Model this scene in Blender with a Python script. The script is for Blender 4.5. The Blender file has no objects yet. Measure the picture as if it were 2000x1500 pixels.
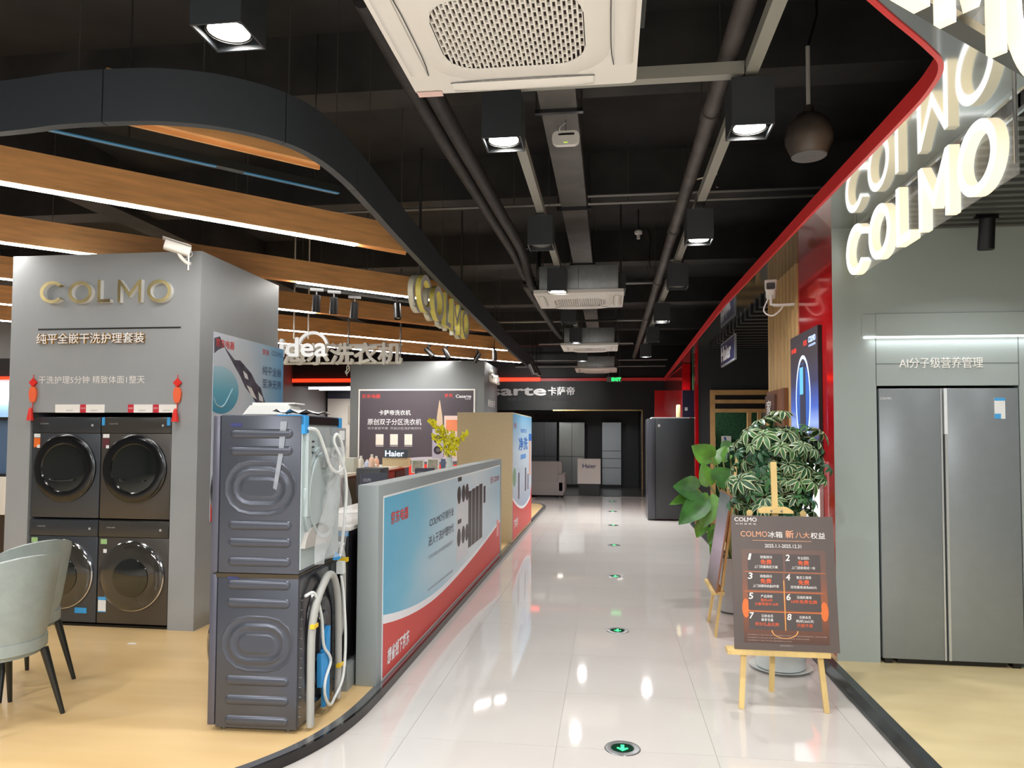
import bpy, bmesh, math, random
from mathutils import Vector as V, Matrix as M
random.seed(7)
S = bpy.context.scene
COL = S.collection
rad = math.radians
PI = math.pi
# ---------------------------------------------------------------- camera
F_PX, CX, CY, CAMH = 1440.0, 1000.0, 789.2, 1.6
YAW, PITCH, ROLL = 0.13154, 0.04183, 0.0049
fw = V((-math.sin(YAW)*math.cos(PITCH), math.cos(YAW)*math.cos(PITCH), math.sin(PITCH)))
r0 = V((math.cos(YAW), math.sin(YAW), 0)); u0 = r0.cross(fw)
CR = r0*math.cos(ROLL) + u0*math.sin(ROLL)
CU = u0*math.cos(ROLL) - r0*math.sin(ROLL)
CAM = V((0, 0, CAMH))
cd = bpy.data.cameras.new('camera'); co = bpy.data.objects.new('camera', cd); COL.objects.link(co)
cd.sensor_width = 36; cd.lens = 36*F_PX/2000; cd.shift_y = (CY-750)/2000; cd.clip_start = 0.05; cd.clip_end = 200
mw = M((CR, CU, -fw)).transposed().to_4x4(); mw.translation = CAM
co.matrix_world = mw
S.camera = co
# ---------------------------------------------------------------- world and exposure
S.view_settings.view_transform = 'Standard'; S.view_settings.look = 'None'
S.view_settings.gamma = 1; S.view_settings.use_curve_mapping = False
S.view_settings.exposure = 0.2
w = bpy.data.worlds.new('world'); S.world = w; w.use_nodes = True
w.node_tree.nodes['Background'].inputs[0].default_value = (0.8, 0.85, 0.9, 1)
w.node_tree.nodes['Background'].inputs[1].default_value = 0.25
try:
    S.cycles.max_bounces = 6; S.cycles.diffuse_bounces = 3; S.cycles.glossy_bounces = 3; S.cycles.adaptive_threshold = .02
    S.cycles.transparent_max_bounces = 12; S.cycles.caustics_reflective = False; S.cycles.caustics_refractive = False
    S.cycles.sample_clamp_indirect = 4.0
except Exception: pass
# ---------------------------------------------------------------- helpers: pixel rays
def ray(px, py): return CR*((px-CX)/F_PX) - CU*((py-CY)/F_PX) + fw
def PZ(px, py, z=0.0):
    d = ray(px, py); return CAM + d*((z-CAMH)/d.z)
def PY(px, py, y):
    d = ray(px, py); return CAM + d*(y/d.y)
def PX(px, py, x):
    d = ray(px, py); return CAM + d*(x/d.x)
class Fr:
    """a flat surface: a runs right, b runs up, c comes out of it"""
    def __init__(s, o, u, v):
        s.o, s.u, s.v = V(o), V(u).normalized(), V(v).normalized(); s.n = s.u.cross(s.v)
    def P(s, a, b, c=0.0): return s.o + s.u*a + s.v*b + s.n*c
    def px(s, x, y):
        d = ray(x, y); t = (s.o-CAM).dot(s.n)/d.dot(s.n); p = CAM + d*t - s.o
        return p.dot(s.u), p.dot(s.v)
    def rect(s, x0, y0, x1, y1):
        a0, b0 = s.px(x0, y0); a1, b1 = s.px(x1, y1)
        return (min(a0, a1), min(b0, b1), max(a0, a1), max(b0, b1))
    def rectm(s, x0, y0, x1, y1):
        a0 = s.px(x0, (y0+y1)/2)[0]; a1 = s.px(x1, (y0+y1)/2)[0]; b0 = s.px((x0+x1)/2, y0)[1]; b1 = s.px((x0+x1)/2, y1)[1]
        return (min(a0, a1), min(b0, b1), max(a0, a1), max(b0, b1))
X_, Y_, Z_ = V((1, 0, 0)), V((0, 1, 0)), V((0, 0, 1))
def FY(y): return Fr((0, y, 0), X_, Z_)        # faces the camera (-y); a = x, b = z
def FX(x): return Fr((x, 0, 0), Y_, Z_)        # faces +x; a = y
def FXn(x): return Fr((x, 0, 0), -Y_, Z_)      # faces -x; a = -y
# ---------------------------------------------------------------- helpers: materials
def lin(c):
    return tuple(((x/255)/12.92 if x/255 <= .04045 else ((x/255+.055)/1.055)**2.4) for x in c[:3]) + (1.0,)
MATS = {}
def mat(name, c=(128,)*3, rough=.5, metal=0.0, spec=.5, emit=0.0, ec=None, alpha=1.0, noise=0.0, scale=8.0, stretch=(1, 1, 1), bump=0.0, trans=0.0, coat=0.0, c2=None, detail=4.0):
    if name in MATS: return MATS[name]
    m = bpy.data.materials.new(name); m.use_nodes = True; nt = m.node_tree; b = nt.nodes['Principled BSDF']
    b.inputs['Base Color'].default_value = lin(c); b.inputs['Roughness'].default_value = rough
    b.inputs['Metallic'].default_value = metal; b.inputs['Specular IOR Level'].default_value = spec
    b.inputs['Alpha'].default_value = alpha
    if trans: b.inputs['Transmission Weight'].default_value = trans; b.inputs['IOR'].default_value = 1.3
    if coat: b.inputs['Coat Weight'].default_value = coat; b.inputs['Coat Roughness'].default_value = .08
    if emit:
        b.inputs['Emission Color'].default_value = lin(ec or c); b.inputs['Emission Strength'].default_value = emit
        if name not in ('led_white', 'letter_lit_face', 'lit_red_strip'): m.cycles.emission_sampling = 'NONE'
    if noise or bump or c2:
        tc = nt.nodes.new('ShaderNodeTexCoord'); mp = nt.nodes.new('ShaderNodeMapping'); nz = nt.nodes.new('ShaderNodeTexNoise')
        mp.inputs['Scale'].default_value = stretch; nz.inputs['Scale'].default_value = scale; nz.inputs['Detail'].default_value = detail
        nt.links.new(tc.outputs['Object'], mp.inputs[0]); nt.links.new(mp.outputs[0], nz.inputs['Vector'])
        if noise or c2:
            rp = nt.nodes.new('ShaderNodeValToRGB')
            rp.color_ramp.elements[0].position = .3; rp.color_ramp.elements[1].position = .7
            rp.color_ramp.elements[0].color = lin([max(0, x*(1-noise)) for x in c]); rp.color_ramp.elements[1].color = lin(c2) if c2 else lin([min(255, x*(1+noise)) for x in c])
            nt.links.new(nz.outputs['Fac'], rp.inputs[0]); nt.links.new(rp.outputs[0], b.inputs['Base Color'])
        if bump:
            bp = nt.nodes.new('ShaderNodeBump'); bp.inputs['Strength'].default_value = bump; bp.inputs['Distance'].default_value = .01
            nt.links.new(nz.outputs['Fac'], bp.inputs['Height']); nt.links.new(bp.outputs[0], b.inputs['Normal'])
    MATS[name] = m; return m
def ramp_mat(name, stops, axis='Z', rough=.35, emit=0.0, wob=0.0):
    """printed colour gradient along the object's own box"""
    if name in MATS: return MATS[name]
    m = bpy.data.materials.new(name); m.use_nodes = True; nt = m.node_tree; b = nt.nodes['Principled BSDF']
    tc = nt.nodes.new('ShaderNodeTexCoord'); sp = nt.nodes.new('ShaderNodeSeparateXYZ'); rp = nt.nodes.new('ShaderNodeValToRGB')
    nt.links.new(tc.outputs['Generated'], sp.inputs[0])
    src = sp.outputs[axis]
    if wob:
        nz = nt.nodes.new('ShaderNodeTexNoise'); nz.inputs['Scale'].default_value = 2.2; nt.links.new(tc.outputs['Generated'], nz.inputs['Vector'])
        ma = nt.nodes.new('ShaderNodeMath'); ma.operation = 'MULTIPLY_ADD'; ma.inputs[1].default_value = wob; ma.inputs[2].default_value = -wob/2
        nt.links.new(nz.outputs['Fac'], ma.inputs[0]); ad = nt.nodes.new('ShaderNodeMath'); nt.links.new(src, ad.inputs[0]); nt.links.new(ma.outputs[0], ad.inputs[1]); src = ad.outputs[0]
    nt.links.new(src, rp.inputs[0])
    el = rp.color_ramp.elements
    while len(el) < len(stops): el.new(.5)
    for e, (p, c) in zip(el, stops): e.position = p; e.color = lin(c)
    nt.links.new(rp.outputs[0], b.inputs['Base Color']); b.inputs['Roughness'].default_value = rough
    if emit: nt.links.new(rp.outputs[0], b.inputs['Emission Color']); b.inputs['Emission Strength'].default_value = emit; m.cycles.emission_sampling = 'NONE'
    MATS[name] = m; return m
# ---------------------------------------------------------------- helpers: objects
OFF = {}
def tag(o, label=None, cat=None, group=None, kind=None):
    if label: o['label'] = label
    if cat: o['category'] = cat
    if group: o['group'] = group
    if kind: o['kind'] = kind
    return o
def thing(name, label, cat, loc=(0, 0, 0), rz=0.0, group=None, local=False, kind=None):
    o = bpy.data.objects.new(name, None); COL.objects.link(o); o.empty_display_size = .05
    o.location = loc; o.rotation_euler = (0, 0, rz)
    OFF[o.name] = V((0, 0, 0)) if local else V(loc)
    return tag(o, label, cat, group, kind)
def mk(name, bm, mats, parent=None, smooth=False, flip=True):
    if flip: bmesh.ops.recalc_face_normals(bm, faces=bm.faces)
    off = OFF.get(parent.name, V((0, 0, 0))) if parent else V((0, 0, 0))
    me = bpy.data.meshes.new(name)
    if parent and off.length: bmesh.ops.translate(bm, verts=bm.verts, vec=-off)
    bm.to_mesh(me); bm.free()
    for m in (mats if isinstance(mats, (list, tuple)) else [mats]): me.materials.append(m)
    if smooth:
        me.polygons.foreach_set('use_smooth', [True]*len(me.polygons))
        if smooth != True: me.set_sharp_from_angle(angle=rad(smooth))
    o = bpy.data.objects.new(name, me); COL.objects.link(o)
    if parent: o.parent = parent
    OFF[o.name] = off
    return o
def BM(): return bmesh.new()
def box(bm, x0, x1, y0, y1, z0, z1, mi=0):
    vs = [bm.verts.new(p) for p in ((x0, y0, z0), (x1, y0, z0), (x1, y1, z0), (x0, y1, z0), (x0, y0, z1), (x1, y0, z1), (x1, y1, z1), (x0, y1, z1))]
    for f in ((3, 2, 1, 0), (4, 5, 6, 7), (0, 1, 5, 4), (1, 2, 6, 5), (2, 3, 7, 6), (3, 0, 4, 7)):
        bm.faces.new([vs[i] for i in f]).material_index = mi
    return vs
def bx(name, x0, x1, y0, y1, z0, z1, m, parent=None, bev=0.0):
    bm = BM(); box(bm, min(x0, x1), max(x0, x1), min(y0, y1), max(y0, y1), min(z0, z1), max(z0, z1))
    if bev: bmesh.ops.bevel(bm, geom=bm.edges[:], offset=bev, segments=2, affect='EDGES', profile=.5)
    return mk(name, bm, m, parent, smooth=30 if bev else False)
def prism(bm, pts, fr, c0, c1, mi=0, side=None):
    """extruded polygon given in surface coordinates"""
    a = [bm.verts.new(fr.P(p[0], p[1], c0)) for p in pts]; b = [bm.verts.new(fr.P(p[0], p[1], c1)) for p in pts]
    n = len(pts)
    bm.faces.new(a[::-1]).material_index = mi; bm.faces.new(b).material_index = mi
    for i in range(n):
        j = (i+1) % n; bm.faces.new((a[i], a[j], b[j], b[i])).material_index = mi if side is None else side
def flat(name, pts, fr, m, parent=None, c0=0.0, c1=.003):
    bm = BM(); prism(bm, pts, fr, c0, c1); return mk(name, bm, m, parent)
def rectp(r): return [(r[0], r[1]), (r[2], r[1]), (r[2], r[3]), (r[0], r[3])]
def frect(name, r, fr, m, parent=None, c0=0.0, c1=.003): return flat(name, rectp(r), fr, m, parent, c0, c1)
def disc_pts(a, b, ra, rb=None, n=32, t0=0.0, t1=2*PI):
    rb = rb or ra; return [(a+ra*math.cos(t0+(t1-t0)*i/n), b+rb*math.sin(t0+(t1-t0)*i/n)) for i in range(n)]
def ringp(bm, a, b, ro, ri, fr, c0, c1, n=36, t0=0.0, t1=2*PI, mi=0, side=None, sy=1.0, sx=1.0):
    full = abs(t1-t0-2*PI) < 1e-6; k = n if full else n+1; rows = []
    for i in range(k):
        t = t0+(t1-t0)*i/n; c, s_ = math.cos(t)*sx, math.sin(t)*sy
        rows.append([bm.verts.new(fr.P(a+r*c, b+r*s_, cc)) for r, cc in ((ro, c0), (ro, c1), (ri, c1), (ri, c0))])
    for i in range(n):
        p, q = rows[i], rows[(i+1) % k]
        for e in range(4):
            f = bm.faces.new((p[e], p[(e+1) % 4], q[(e+1) % 4], q[e])); f.material_index = mi if (e in (1, 3) or side is None) else side
    if not full: bm.faces.new(rows[0]); bm.faces.new(rows[-1][::-1])
def tube(bm, pts, r, seg=8, cap=True, mi=0):
    pts = [V(p) for p in pts]; rings = []; prev = None
    for i, p in enumerate(pts):
        d = (pts[min(i+1, len(pts)-1)]-pts[max(i-1, 0)]).normalized()
        if prev is None:
            n = d.cross(Z_); n = d.cross(X_) if n.length < .1 else n
        else: n = prev - d*prev.dot(d)
        n.normalize(); prev = n; b = d.cross(n); rr = r[i] if isinstance(r, (list, tuple)) else r
        rings.append([bm.verts.new(p + (n*math.cos(2*PI*k/seg)+b*math.sin(2*PI*k/seg))*rr) for k in range(seg)])
    for a, b in zip(rings, rings[1:]):
        for k in range(seg): bm.faces.new((a[k], a[(k+1) % seg], b[(k+1) % seg], b[k])).material_index = mi
    if cap: bm.faces.new(rings[0][::-1]).material_index = mi; bm.faces.new(rings[-1]).material_index = mi
def tb(name, pts, r, m, parent=None, seg=8): bm = BM(); tube(bm, pts, r, seg); return mk(name, bm, m, parent, smooth=40)
def curve(pts, n=8):
    """smooth path through points (Catmull-Rom)"""
    P = [V(p) for p in pts]; P = [P[0]*2-P[1]]+P+[P[-1]*2-P[-2]]; out = []
    for i in range(1, len(P)-2):
        for k in range(n):
            t = k/n; a, b, c, d = P[i-1], P[i], P[i+1], P[i+2]
            out.append(.5*((2*b)+(c-a)*t+(2*a-5*b+4*c-d)*t*t+(3*b-a-3*c+d)*t**3))
    return out+[P[-2]]
def lathe(bm, prof, c=(0, 0, 0), seg=24, mi=0, axis='Z', cap=True):
    c = V(c); rings = []
    for r, h in prof:
        ring = []
        for k in range(seg):
            t = 2*PI*k/seg; p = V((r*math.cos(t), r*math.sin(t), h))
            if axis == 'Y': p = V((p.x, -p.z, p.y))
            ring.append(bm.verts.new(c+p))
        rings.append(ring)
    for a, b in zip(rings, rings[1:]):
        for k in range(seg): bm.faces.new((a[k], a[(k+1) % seg], b[(k+1) % seg], b[k])).material_index = mi
    if cap: bm.faces.new(rings[0][::-1]).material_index = mi; bm.faces.new(rings[-1]).material_index = mi
def dup(o, loc=None, rz=None, label=None, parent=None):
    c = o.copy(); COL.objects.link(c); OFF[c.name] = OFF.get(o.name, V((0, 0, 0)))
    c.parent = parent
    if loc is not None: c.location = loc
    if rz is not None: c.rotation_euler = (c.rotation_euler.x, c.rotation_euler.y, rz)
    if label: c['label'] = label
    for ch in [x for x in KIDS.get(o.name, o.children)]: dup(ch, parent=c)
    return c
KIDS = {}
# ---------------------------------------------------------------- helpers: lettering
TXT = {}
def glyphs(s):
    if s not in TXT:
        c = bpy.data.curves.new('t', 'FONT'); c.body = s; c.size = 1; c.resolution_u = 3; c.align_x = 'LEFT'
        o = bpy.data.objects.new('t', c)
        me = bpy.data.meshes.new_from_object(o); bpy.data.objects.remove(o); bpy.data.curves.remove(c)
        vs = [v.co.copy() for v in me.vertices]; fs = [tuple(p.vertices) for p in me.polygons]; bpy.data.meshes.remove(me)
        TXT[s] = (vs, fs)
    return TXT[s]
def txt(name, s, fr, r, m, parent=None, c=.004, bold=0.0, depth=0.0, shear=0.0, side=None):
    """flat or solid lettering stretched to the rectangle r of a surface"""
    vs, fs = glyphs(s)
    x0 = min(v.x for v in vs); x1 = max(v.x for v in vs); y0 = min(v.y for v in vs); y1 = max(v.y for v in vs)
    sx = (r[2]-r[0])/max(x1-x0, 1e-6); sy = (r[3]-r[1])/max(y1-y0, 1e-6); bm = BM()
    shifts = [(0, 0)] if not bold else [(0, 0), (bold, 0), (-bold, 0), (0, bold), (0, -bold)]
    for k, (dx, dy) in enumerate(shifts):
        def put(cc): return [bm.verts.new(fr.P(r[0]+(v.x-x0+dx+shear*(v.y-y0))*sx, r[1]+(v.y-y0+dy)*sy, cc)) for v in vs]
        top = put(c+k*.00008); bot = put(c-depth) if depth else None; cnt = {}
        for f in fs:
            try: bm.faces.new([top[i] for i in f])
            except ValueError: pass
            if depth:
                for i in range(len(f)):
                    e = (f[i], f[(i+1) % len(f)])
                    if (e[1], e[0]) in cnt: del cnt[(e[1], e[0])]
                    else: cnt[e] = 1
        for a, b in cnt:
            try: bm.faces.new((top[b], top[a], bot[a], bot[b])).material_index = 1 if side else 0
            except ValueError: pass
    return mk(name, bm, [m, side] if side else m, parent, flip=False)
def letter(name, ch, fr, r, st, m, parent=None, c0=0.0, c1=.03, side=None):
    """round geometric capitals C O L M in the rectangle r, stroke st"""
    bm = BM(); a0, b0, a1, b1 = r; w_, h_ = a1-a0, b1-b0; sd = None if side is None else 1
    if ch in 'OC':
        t0, t1 = (0, 2*PI) if ch == 'O' else (rad(42), rad(318))
        ringp(bm, (a0+a1)/2 if ch == 'O' else a0+h_/2*w_/max(w_, 1e-6)*(w_/h_), (b0+b1)/2, h_/2, h_/2-st, fr, c0, c1, 40, t0, t1, side=sd, sx=w_/h_ if ch == 'O' else w_/h_*1.05)
    elif ch == 'L':
        prism(bm, [(a0, b0), (a1, b0), (a1, b0+st), (a0+st, b0+st), (a0+st, b1), (a0, b1)], fr, c0, c1, side=sd)
    elif ch == 'M':
        mx = (a0+a1)/2; q = st*1.25
        prism(bm, [(a0, b0), (a0+st, b0), (a0+st, b1-st*1.6), (mx, b0+h_*.22), (a1-st, b1-st*1.6), (a1-st, b0), (a1, b0), (a1, b1), (a1-st*.9, b1), (mx, b0+h_*.22+q*1.3), (a0+st*.9, b1), (a0, b1)], fr, c0, c1, side=sd)
    return mk(name, bm, [m, side] if side else m, parent)
def colmo(fr, r, stf, m, parent, c0, c1, side=None, name='sign_letter'):
    a0, b0, a1, b1 = r; W = a1-a0
    for ch, p, q in (('C', 0, .185), ('O', .218, .40), ('L', .445, .545), ('M', .60, .78), ('O', .82, 1.0)):
        letter(name, ch, fr, (a0+W*p, b0, a0+W*q, b1), (b1-b0)*stf, m, parent, c0, c1, side)
def lamp(name, loc, power, size, kind='AREA', shape='DISK', color=(.985, .985, .985), spread=140, rot=(0, 0, 0), size_y=None):
    d = bpy.data.lights.new(name, kind); d.energy = power; d.color = color
    if kind == 'AREA':
        d.shape = shape; d.size = size; d.spread = rad(spread)
        if size_y: d.size_y = size_y
    elif kind == 'SPOT': d.spot_size = rad(spread); d.shadow_soft_size = size; d.spot_blend = .6
    o = bpy.data.objects.new(name, d); COL.objects.link(o); o.location = loc; o.rotation_euler = rot
    return o
# ---------------------------------------------------------------- palette
grey = mat('grey_laminate', (150, 154, 157), .45, noise=.015, scale=3)
grey_d = mat('grey_laminate_dark', (112, 112, 112), .4)
facade = mat('sage_grey_laminate', (157, 167, 165), .42)
black = mat('black_paint', (22, 22, 24), .5)
blackp = mat('black_plastic', (14, 14, 16), .35)
white = mat('white_paint', (238, 236, 232), .4)
ivory = mat('ivory_plastic', (240, 237, 231), .42)
ledm = mat('led_white', (255, 253, 248), emit=42.0)
red = mat('red_gloss', (190, 14, 22), .12, coat=.6)
redm = mat('red_print', (222, 62, 52), .4)
steel = mat('brushed_steel', (150, 150, 150), .3, metal=1)
dsteel = mat('dark_steel', (90, 92, 94), .3, metal=1)
galv = mat('galvanised_sheet', (176, 182, 184), .4, metal=.7, noise=.05, scale=14)
ceil_m = mat('ceiling_black_paint', (36, 35, 35), .85, noise=.3, scale=1.6, bump=.3)
beam_m = mat('concrete_black_paint', (46, 45, 44), .8, noise=.25, scale=2.5)
woodb = mat('oak_beam_veneer', (226, 168, 108), .5, noise=.07, scale=3, stretch=(1, 1, 8))
pine = mat('pine_wood', (214, 176, 116), .5, noise=.1, scale=12, stretch=(1, 1, .1))
# ================================================================ the shell
def tile_material():
    m = mat('porcelain_tile', (208, 202, 196), .045, spec=.5, c2=(203, 196, 189), scale=1.2)
    return m
tilem = tile_material()
grout = mat('tile_grout', (176, 168, 158), .7)
fl = tag(bx('floor', -9.2, 6, -6, 27, -.1, -.004, grout), 'cream porcelain tile floor of the aisle', kind='structure')
tproto = None
def tile(x, y):
    global tproto
    if tproto is None:
        bm = BM(); box(bm, 0, .798, 0, .798, -.012, 0); tproto = mk('floor_tile', bm, tilem, fl); o = tproto
    else:
        o = tproto.copy(); COL.objects.link(o); o.parent = fl
    o.location = (x, y, 0)
for j in range(-6, 21):
    for i in range(-2, 3): tile(-.27+.8*i, 3.86+.8*j)
    if j < 0:
        for i in range(-6, -2): tile(-.27+.8*i, 3.86+.8*j)
PLAT = .05
edge = [(-1.375, 16.0), (-1.375, 4.4), (-1.385, 4.1), (-1.415, 3.86), (-1.47, 3.64), (-1.56, 3.43), (-1.71, 3.2), (-1.94, 2.99), (-2.28, 2.8), (-2.8, 2.68), (-3.4, 2.64), (-9.1, 2.6)]
far = [(-9.1, 17.0), (-2.0, 16.95), (-1.62, 16.78), (-1.44, 16.45)]
outer = [V((x, y, 0)) for x, y in far[::1]] + [V((x, y, 0)) for x, y in edge]
FZ = Fr((0, 0, 0), X_, Y_)   # plan: a = x, b = y, c = z
laminate = mat('oak_laminate_floor', (222, 190, 138), .28, c2=(212, 178, 124), scale=2.2, stretch=(.35, 3, 1))
laminate2 = mat('pale_oak_floor', (214, 196, 150), .35, c2=(204, 184, 136), scale=2.4, stretch=(.9, 3, 1))
bm = BM(); prism(bm, [(p.x, p.y) for p in outer], FZ, .001, PLAT)
tag(mk('floor_left', bm, laminate), 'oak laminate display platform', kind='structure')
# black marble curb with a steel cap along the platform edge
def strip(name, pts, off0, off1, z0, z1, m, label):
    bm = BM(); P = [V((x, y, 0)) for x, y in pts]; rows = []
    for i, p in enumerate(P):
        d = (P[min(i+1, len(P)-1)]-P[max(i-1, 0)]).normalized(); n = V((d.y, -d.x, 0))
        a, b = p+n*off0, p+n*off1
        rows.append([bm.verts.new((a.x, a.y, z0)), bm.verts.new((b.x, b.y, z0)), bm.verts.new((b.x, b.y, z1)), bm.verts.new((a.x, a.y, z1))])
    for p, q in zip(rows, rows[1:]):
        for e in range(4): bm.faces.new((p[e], p[(e+1) % 4], q[(e+1) % 4], q[e]))
    bm.faces.new(rows[0]); bm.faces.new(rows[-1][::-1])
    return tag(mk(name, bm, m), label, kind='structure')
def smooth2(pts, n=6): return [(p.x, p.y) for p in curve([(x, y, 0) for x, y in pts], n)]
edge_s = [(-9.0, 17.0), (-2.4, 16.98)] + smooth2(far[1:]+[edge[0]], 5)[1:] + [(-1.375, 10)] + smooth2(edge[1:-1], 5) + [(-9.0, 2.6)]
marble = mat('black_marble', (26, 22, 22), .12, c2=(34, 30, 30), scale=5, detail=8)
strip('trim_1', edge_s, -.006, .012, .001, PLAT+.004, marble, 'black marble riser along the platform edge')
strip('trim_2', edge_s, .012, .062, PLAT-.002, PLAT+.004, mat('grey_edge_metal', (160, 162, 164), .25, metal=.8), 'grey metal edge strip of the platform')
# right platform
bm = BM(); prism(bm, [(1.54, -2), (4.6, -2), (4.6, 13.6), (1.54, 13.6)], FZ, .001, PLAT)
tag(mk('floor_right', bm, laminate2), 'pale oak floor of the fridge showroom', kind='structure')
bm = BM(); prism(bm, [(1.445, .001), (1.545, .001), (1.545, PLAT+.003), (1.49, PLAT+.003), (1.449, .02)], Fr((0, -2, 0), X_, Z_), 0, -15.7)
tag(mk('trim_3', bm, mat('dark_metal_sill', (78, 84, 86), .28, metal=.75, noise=.12, scale=6)), 'dark metal sill along the showroom edge', kind='structure')
# ceiling and outer walls
ZC = 4.35
ce = tag(bx('ceiling', -9.2, 6, -6, 27, ZC, ZC+.1, ceil_m), 'black painted concrete ceiling', kind='structure')
for k, (y, wd) in enumerate(((1.9, .3), (4.75, .28), (7.1, .3), (9.9, .28), (13.0, .3), (16.2, .3), (19.0, .3))):
    bx('ceiling_beam', -9.1, 5.9, y, y+wd, ZC-.42, ZC, beam_m, ce)
for x in (-5.2, 2.6): bx('ceiling_girder', x, x+.3, -5.9, 26.9, ZC-.5, ZC, beam_m, ce)
for n, a in (('wall_left', (-9.3, -9.2, -6, 27)), ('wall_right', (6, 6.1, -6, 27)), ('wall_rear', (-9.2, 6, -6.1, -6)), ('wall_back', (-9.2, 6, 27, 27.1))):
    tag(bx(n, *a, 0, ZC, mat('dim_grey_wall', (120, 120, 120), .7)), 'grey outer wall of the store', kind='structure')
# ---------------------------------------------------------------- showroom facade on the right (faces the camera)
G = 5.42; fg = FY(G); ZS = 3.02   # ZS: soffit height inside
wall = thing('wall_showroom', None, None, (1.56, G, PLAT), kind='structure'); wall['label'] = 'sage grey panelled showroom wall with a built-in niche'
aL, aR = 1.845, 2.765; zt = 1.955
bx('wall_panel', 1.56, aL, G, G+.002, PLAT, 3.07, facade, wall); bx('wall_core', 1.6, aL, G+.003, G+.8, PLAT, 3.07, facade, wall)
bx('wall_panel', aR, 4.6, G, G+.8, PLAT, 2.295, facade, wall)
bx('wall_panel', aL, 4.6, G, G+.8, 2.46, ZS+.3, facade, wall)
bx('wall_panel', aL, 4.6, G-.012, G+.8, 2.30, 2.457, facade, wall)
bx('wall_panel', 1.752, aL, G-.004, G+.1, 2.30, 2.457, facade, wall)
bx('wall_panel', aL, aR, G, G+.8, 2.11, 2.292, facade, wall)
bx('wall_panel', aL, aR, G, G+.8, zt, 2.107, facade, wall)
bx('niche_back', aL, aR, G+.72, G+.8, PLAT, zt, blackp, wall)
for r in ((1.765, 2.455, 2.9+1.6, 2.459), (aL, 2.107, aR, 2.110)): frect('panel_joint', r, fg, mat('joint_shadow', (70, 74, 72), .8), wall, 0, .0016)
for a in (aL, aR): frect('panel_joint', (a-.0018, zt, a+.0018, 2.292), fg, MATS['joint_shadow'], wall, 0, .0016)
txt('wall_lettering', 'AI分子级营养管理', fg, fg.rectm(1756, 719, 1919, 698), white, wall, .006, depth=.006)
bx('light_strip', 1.765, 4.5, G-.011, G-.002, 2.288, 2.2995, mat('led_strip_soft', (255, 255, 255), emit=3.5), wall)
lamp('shelf_strip_light', (3.1, G-.03, 2.285), 2.5, 2.6, shape='RECTANGLE', size_y=.02, spread=150, color=(.95, .98, 1))
# red gloss wall and timber slat wall facing the aisle
RX = 1.585
rw = tag(bx('wall_red', RX, RX+.2, G+.002, 6.47, PLAT, 3.12, red), 'red high gloss wall beside the lightbox poster', kind='structure')
ws = thing('wall_slats', None, None, (RX, 7.0, PLAT), kind='structure'); ws['label'] = 'oak slat cladding beside the red wall'
oak = mat('oak_slat', (206, 168, 112), .5, noise=.07, scale=6, stretch=(1, 1, .2)); oakd = mat('oak_groove', (150, 112, 66), .6)
bx('slat_backing', RX+.01, RX+.2, 6.472, 7.66, PLAT, 3.12, oakd, ws)
for i in range(9): bx('slat', RX-.012, RX+.02, 6.475+i*.132, 6.475+i*.132+.092, PLAT, 3.118, oak, ws, bev=.012)
# dark shop wall with oak door frame, faces the camera
DW = 12.6; fd = FY(DW); dwall = thing('wall_dark', None, None, (1.5, DW, PLAT), kind='structure'); dwall['label'] = 'dark shop wall around an oak door frame'
darkw = mat('anthracite_wall', (44, 46, 50), .55)
bx('wall_panel', 1.47, 1.70, DW, DW+.25, PLAT, 3.1, darkw, dwall); bx('wall_panel', 1.70, 4.6, DW, DW+.25, 2.36, 3.1, darkw, dwall)
bx('wall_panel', 4.5, 4.7, 5.4, 13.4, PLAT, 3.1, darkw, dwall)
d1 = thing('door_1', 'open oak framed doorway into a green room', None, (2.2, DW, PLAT), kind='structure')
oakf = mat('oak_frame', (200, 158, 104), .5, noise=.06, scale=8)
bx('door_post', 1.66, 1.735, DW-.06, DW+.02, PLAT, 2.36, oakf, d1)
for z0, z1 in ((2.28, 2.36), (2.14, 2.20), (1.99, 2.05)): bx('door_rail', 1.735, 3.6, DW-.06, DW+.02, z0, z1, oakf, d1)
bx('transom_panel', 1.735, 3.6, DW-.01, DW+.01, 2.05, 2.28, black, d1)
bx('door_post', 2.26, 2.32, DW-.03, DW+.05, PLAT, 1.99, oakf, d1); bx('door_post', 2.42, 2.47, DW-.06, DW+.02, PLAT, 1.99, oakf, d1)
bx('door_panel', 2.47, 3.5, DW-.02, DW+.0, PLAT, 1.99, mat('frosted_panel', (150, 150, 148), .4), d1)
tag(bx('wall_green', 1.6, 3.6, 14.6, 14.7, PLAT, 3.1, mat('hedge_green_wall', (22, 62, 34), .9, noise=.5, scale=30, bump=1)), 'dark green artificial hedge wall inside the doorway', kind='structure')
for k, (x, dz, c) in enumerate(((1.93, 0, (190, 186, 176)), (2.22, .02, (206, 204, 198)))):
    t = tag(bx('paper_notice', x-.09, x+.09, 14.56, 14.585, 1.26+dz, 1.58+dz, mat('notice%d' % k, c, .6)), ('plain grey paper notice on the green wall', 'white award certificate with a red seal on the green wall')[k], 'notice')
    if k: flat('seal', disc_pts(x, 1.40, .05, n=16), FY(14.56), mat('seal_red', (190, 80, 50), .5), t, 0, .004); flat('ribbon', [(x-.05, 1.58), (x-.015, 1.58), (x+.01, 1.45), (x-.01, 1.44)], FY(14.56), mat('ribbon_blue', (40, 70, 150), .5), t, 0, .003)
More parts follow.
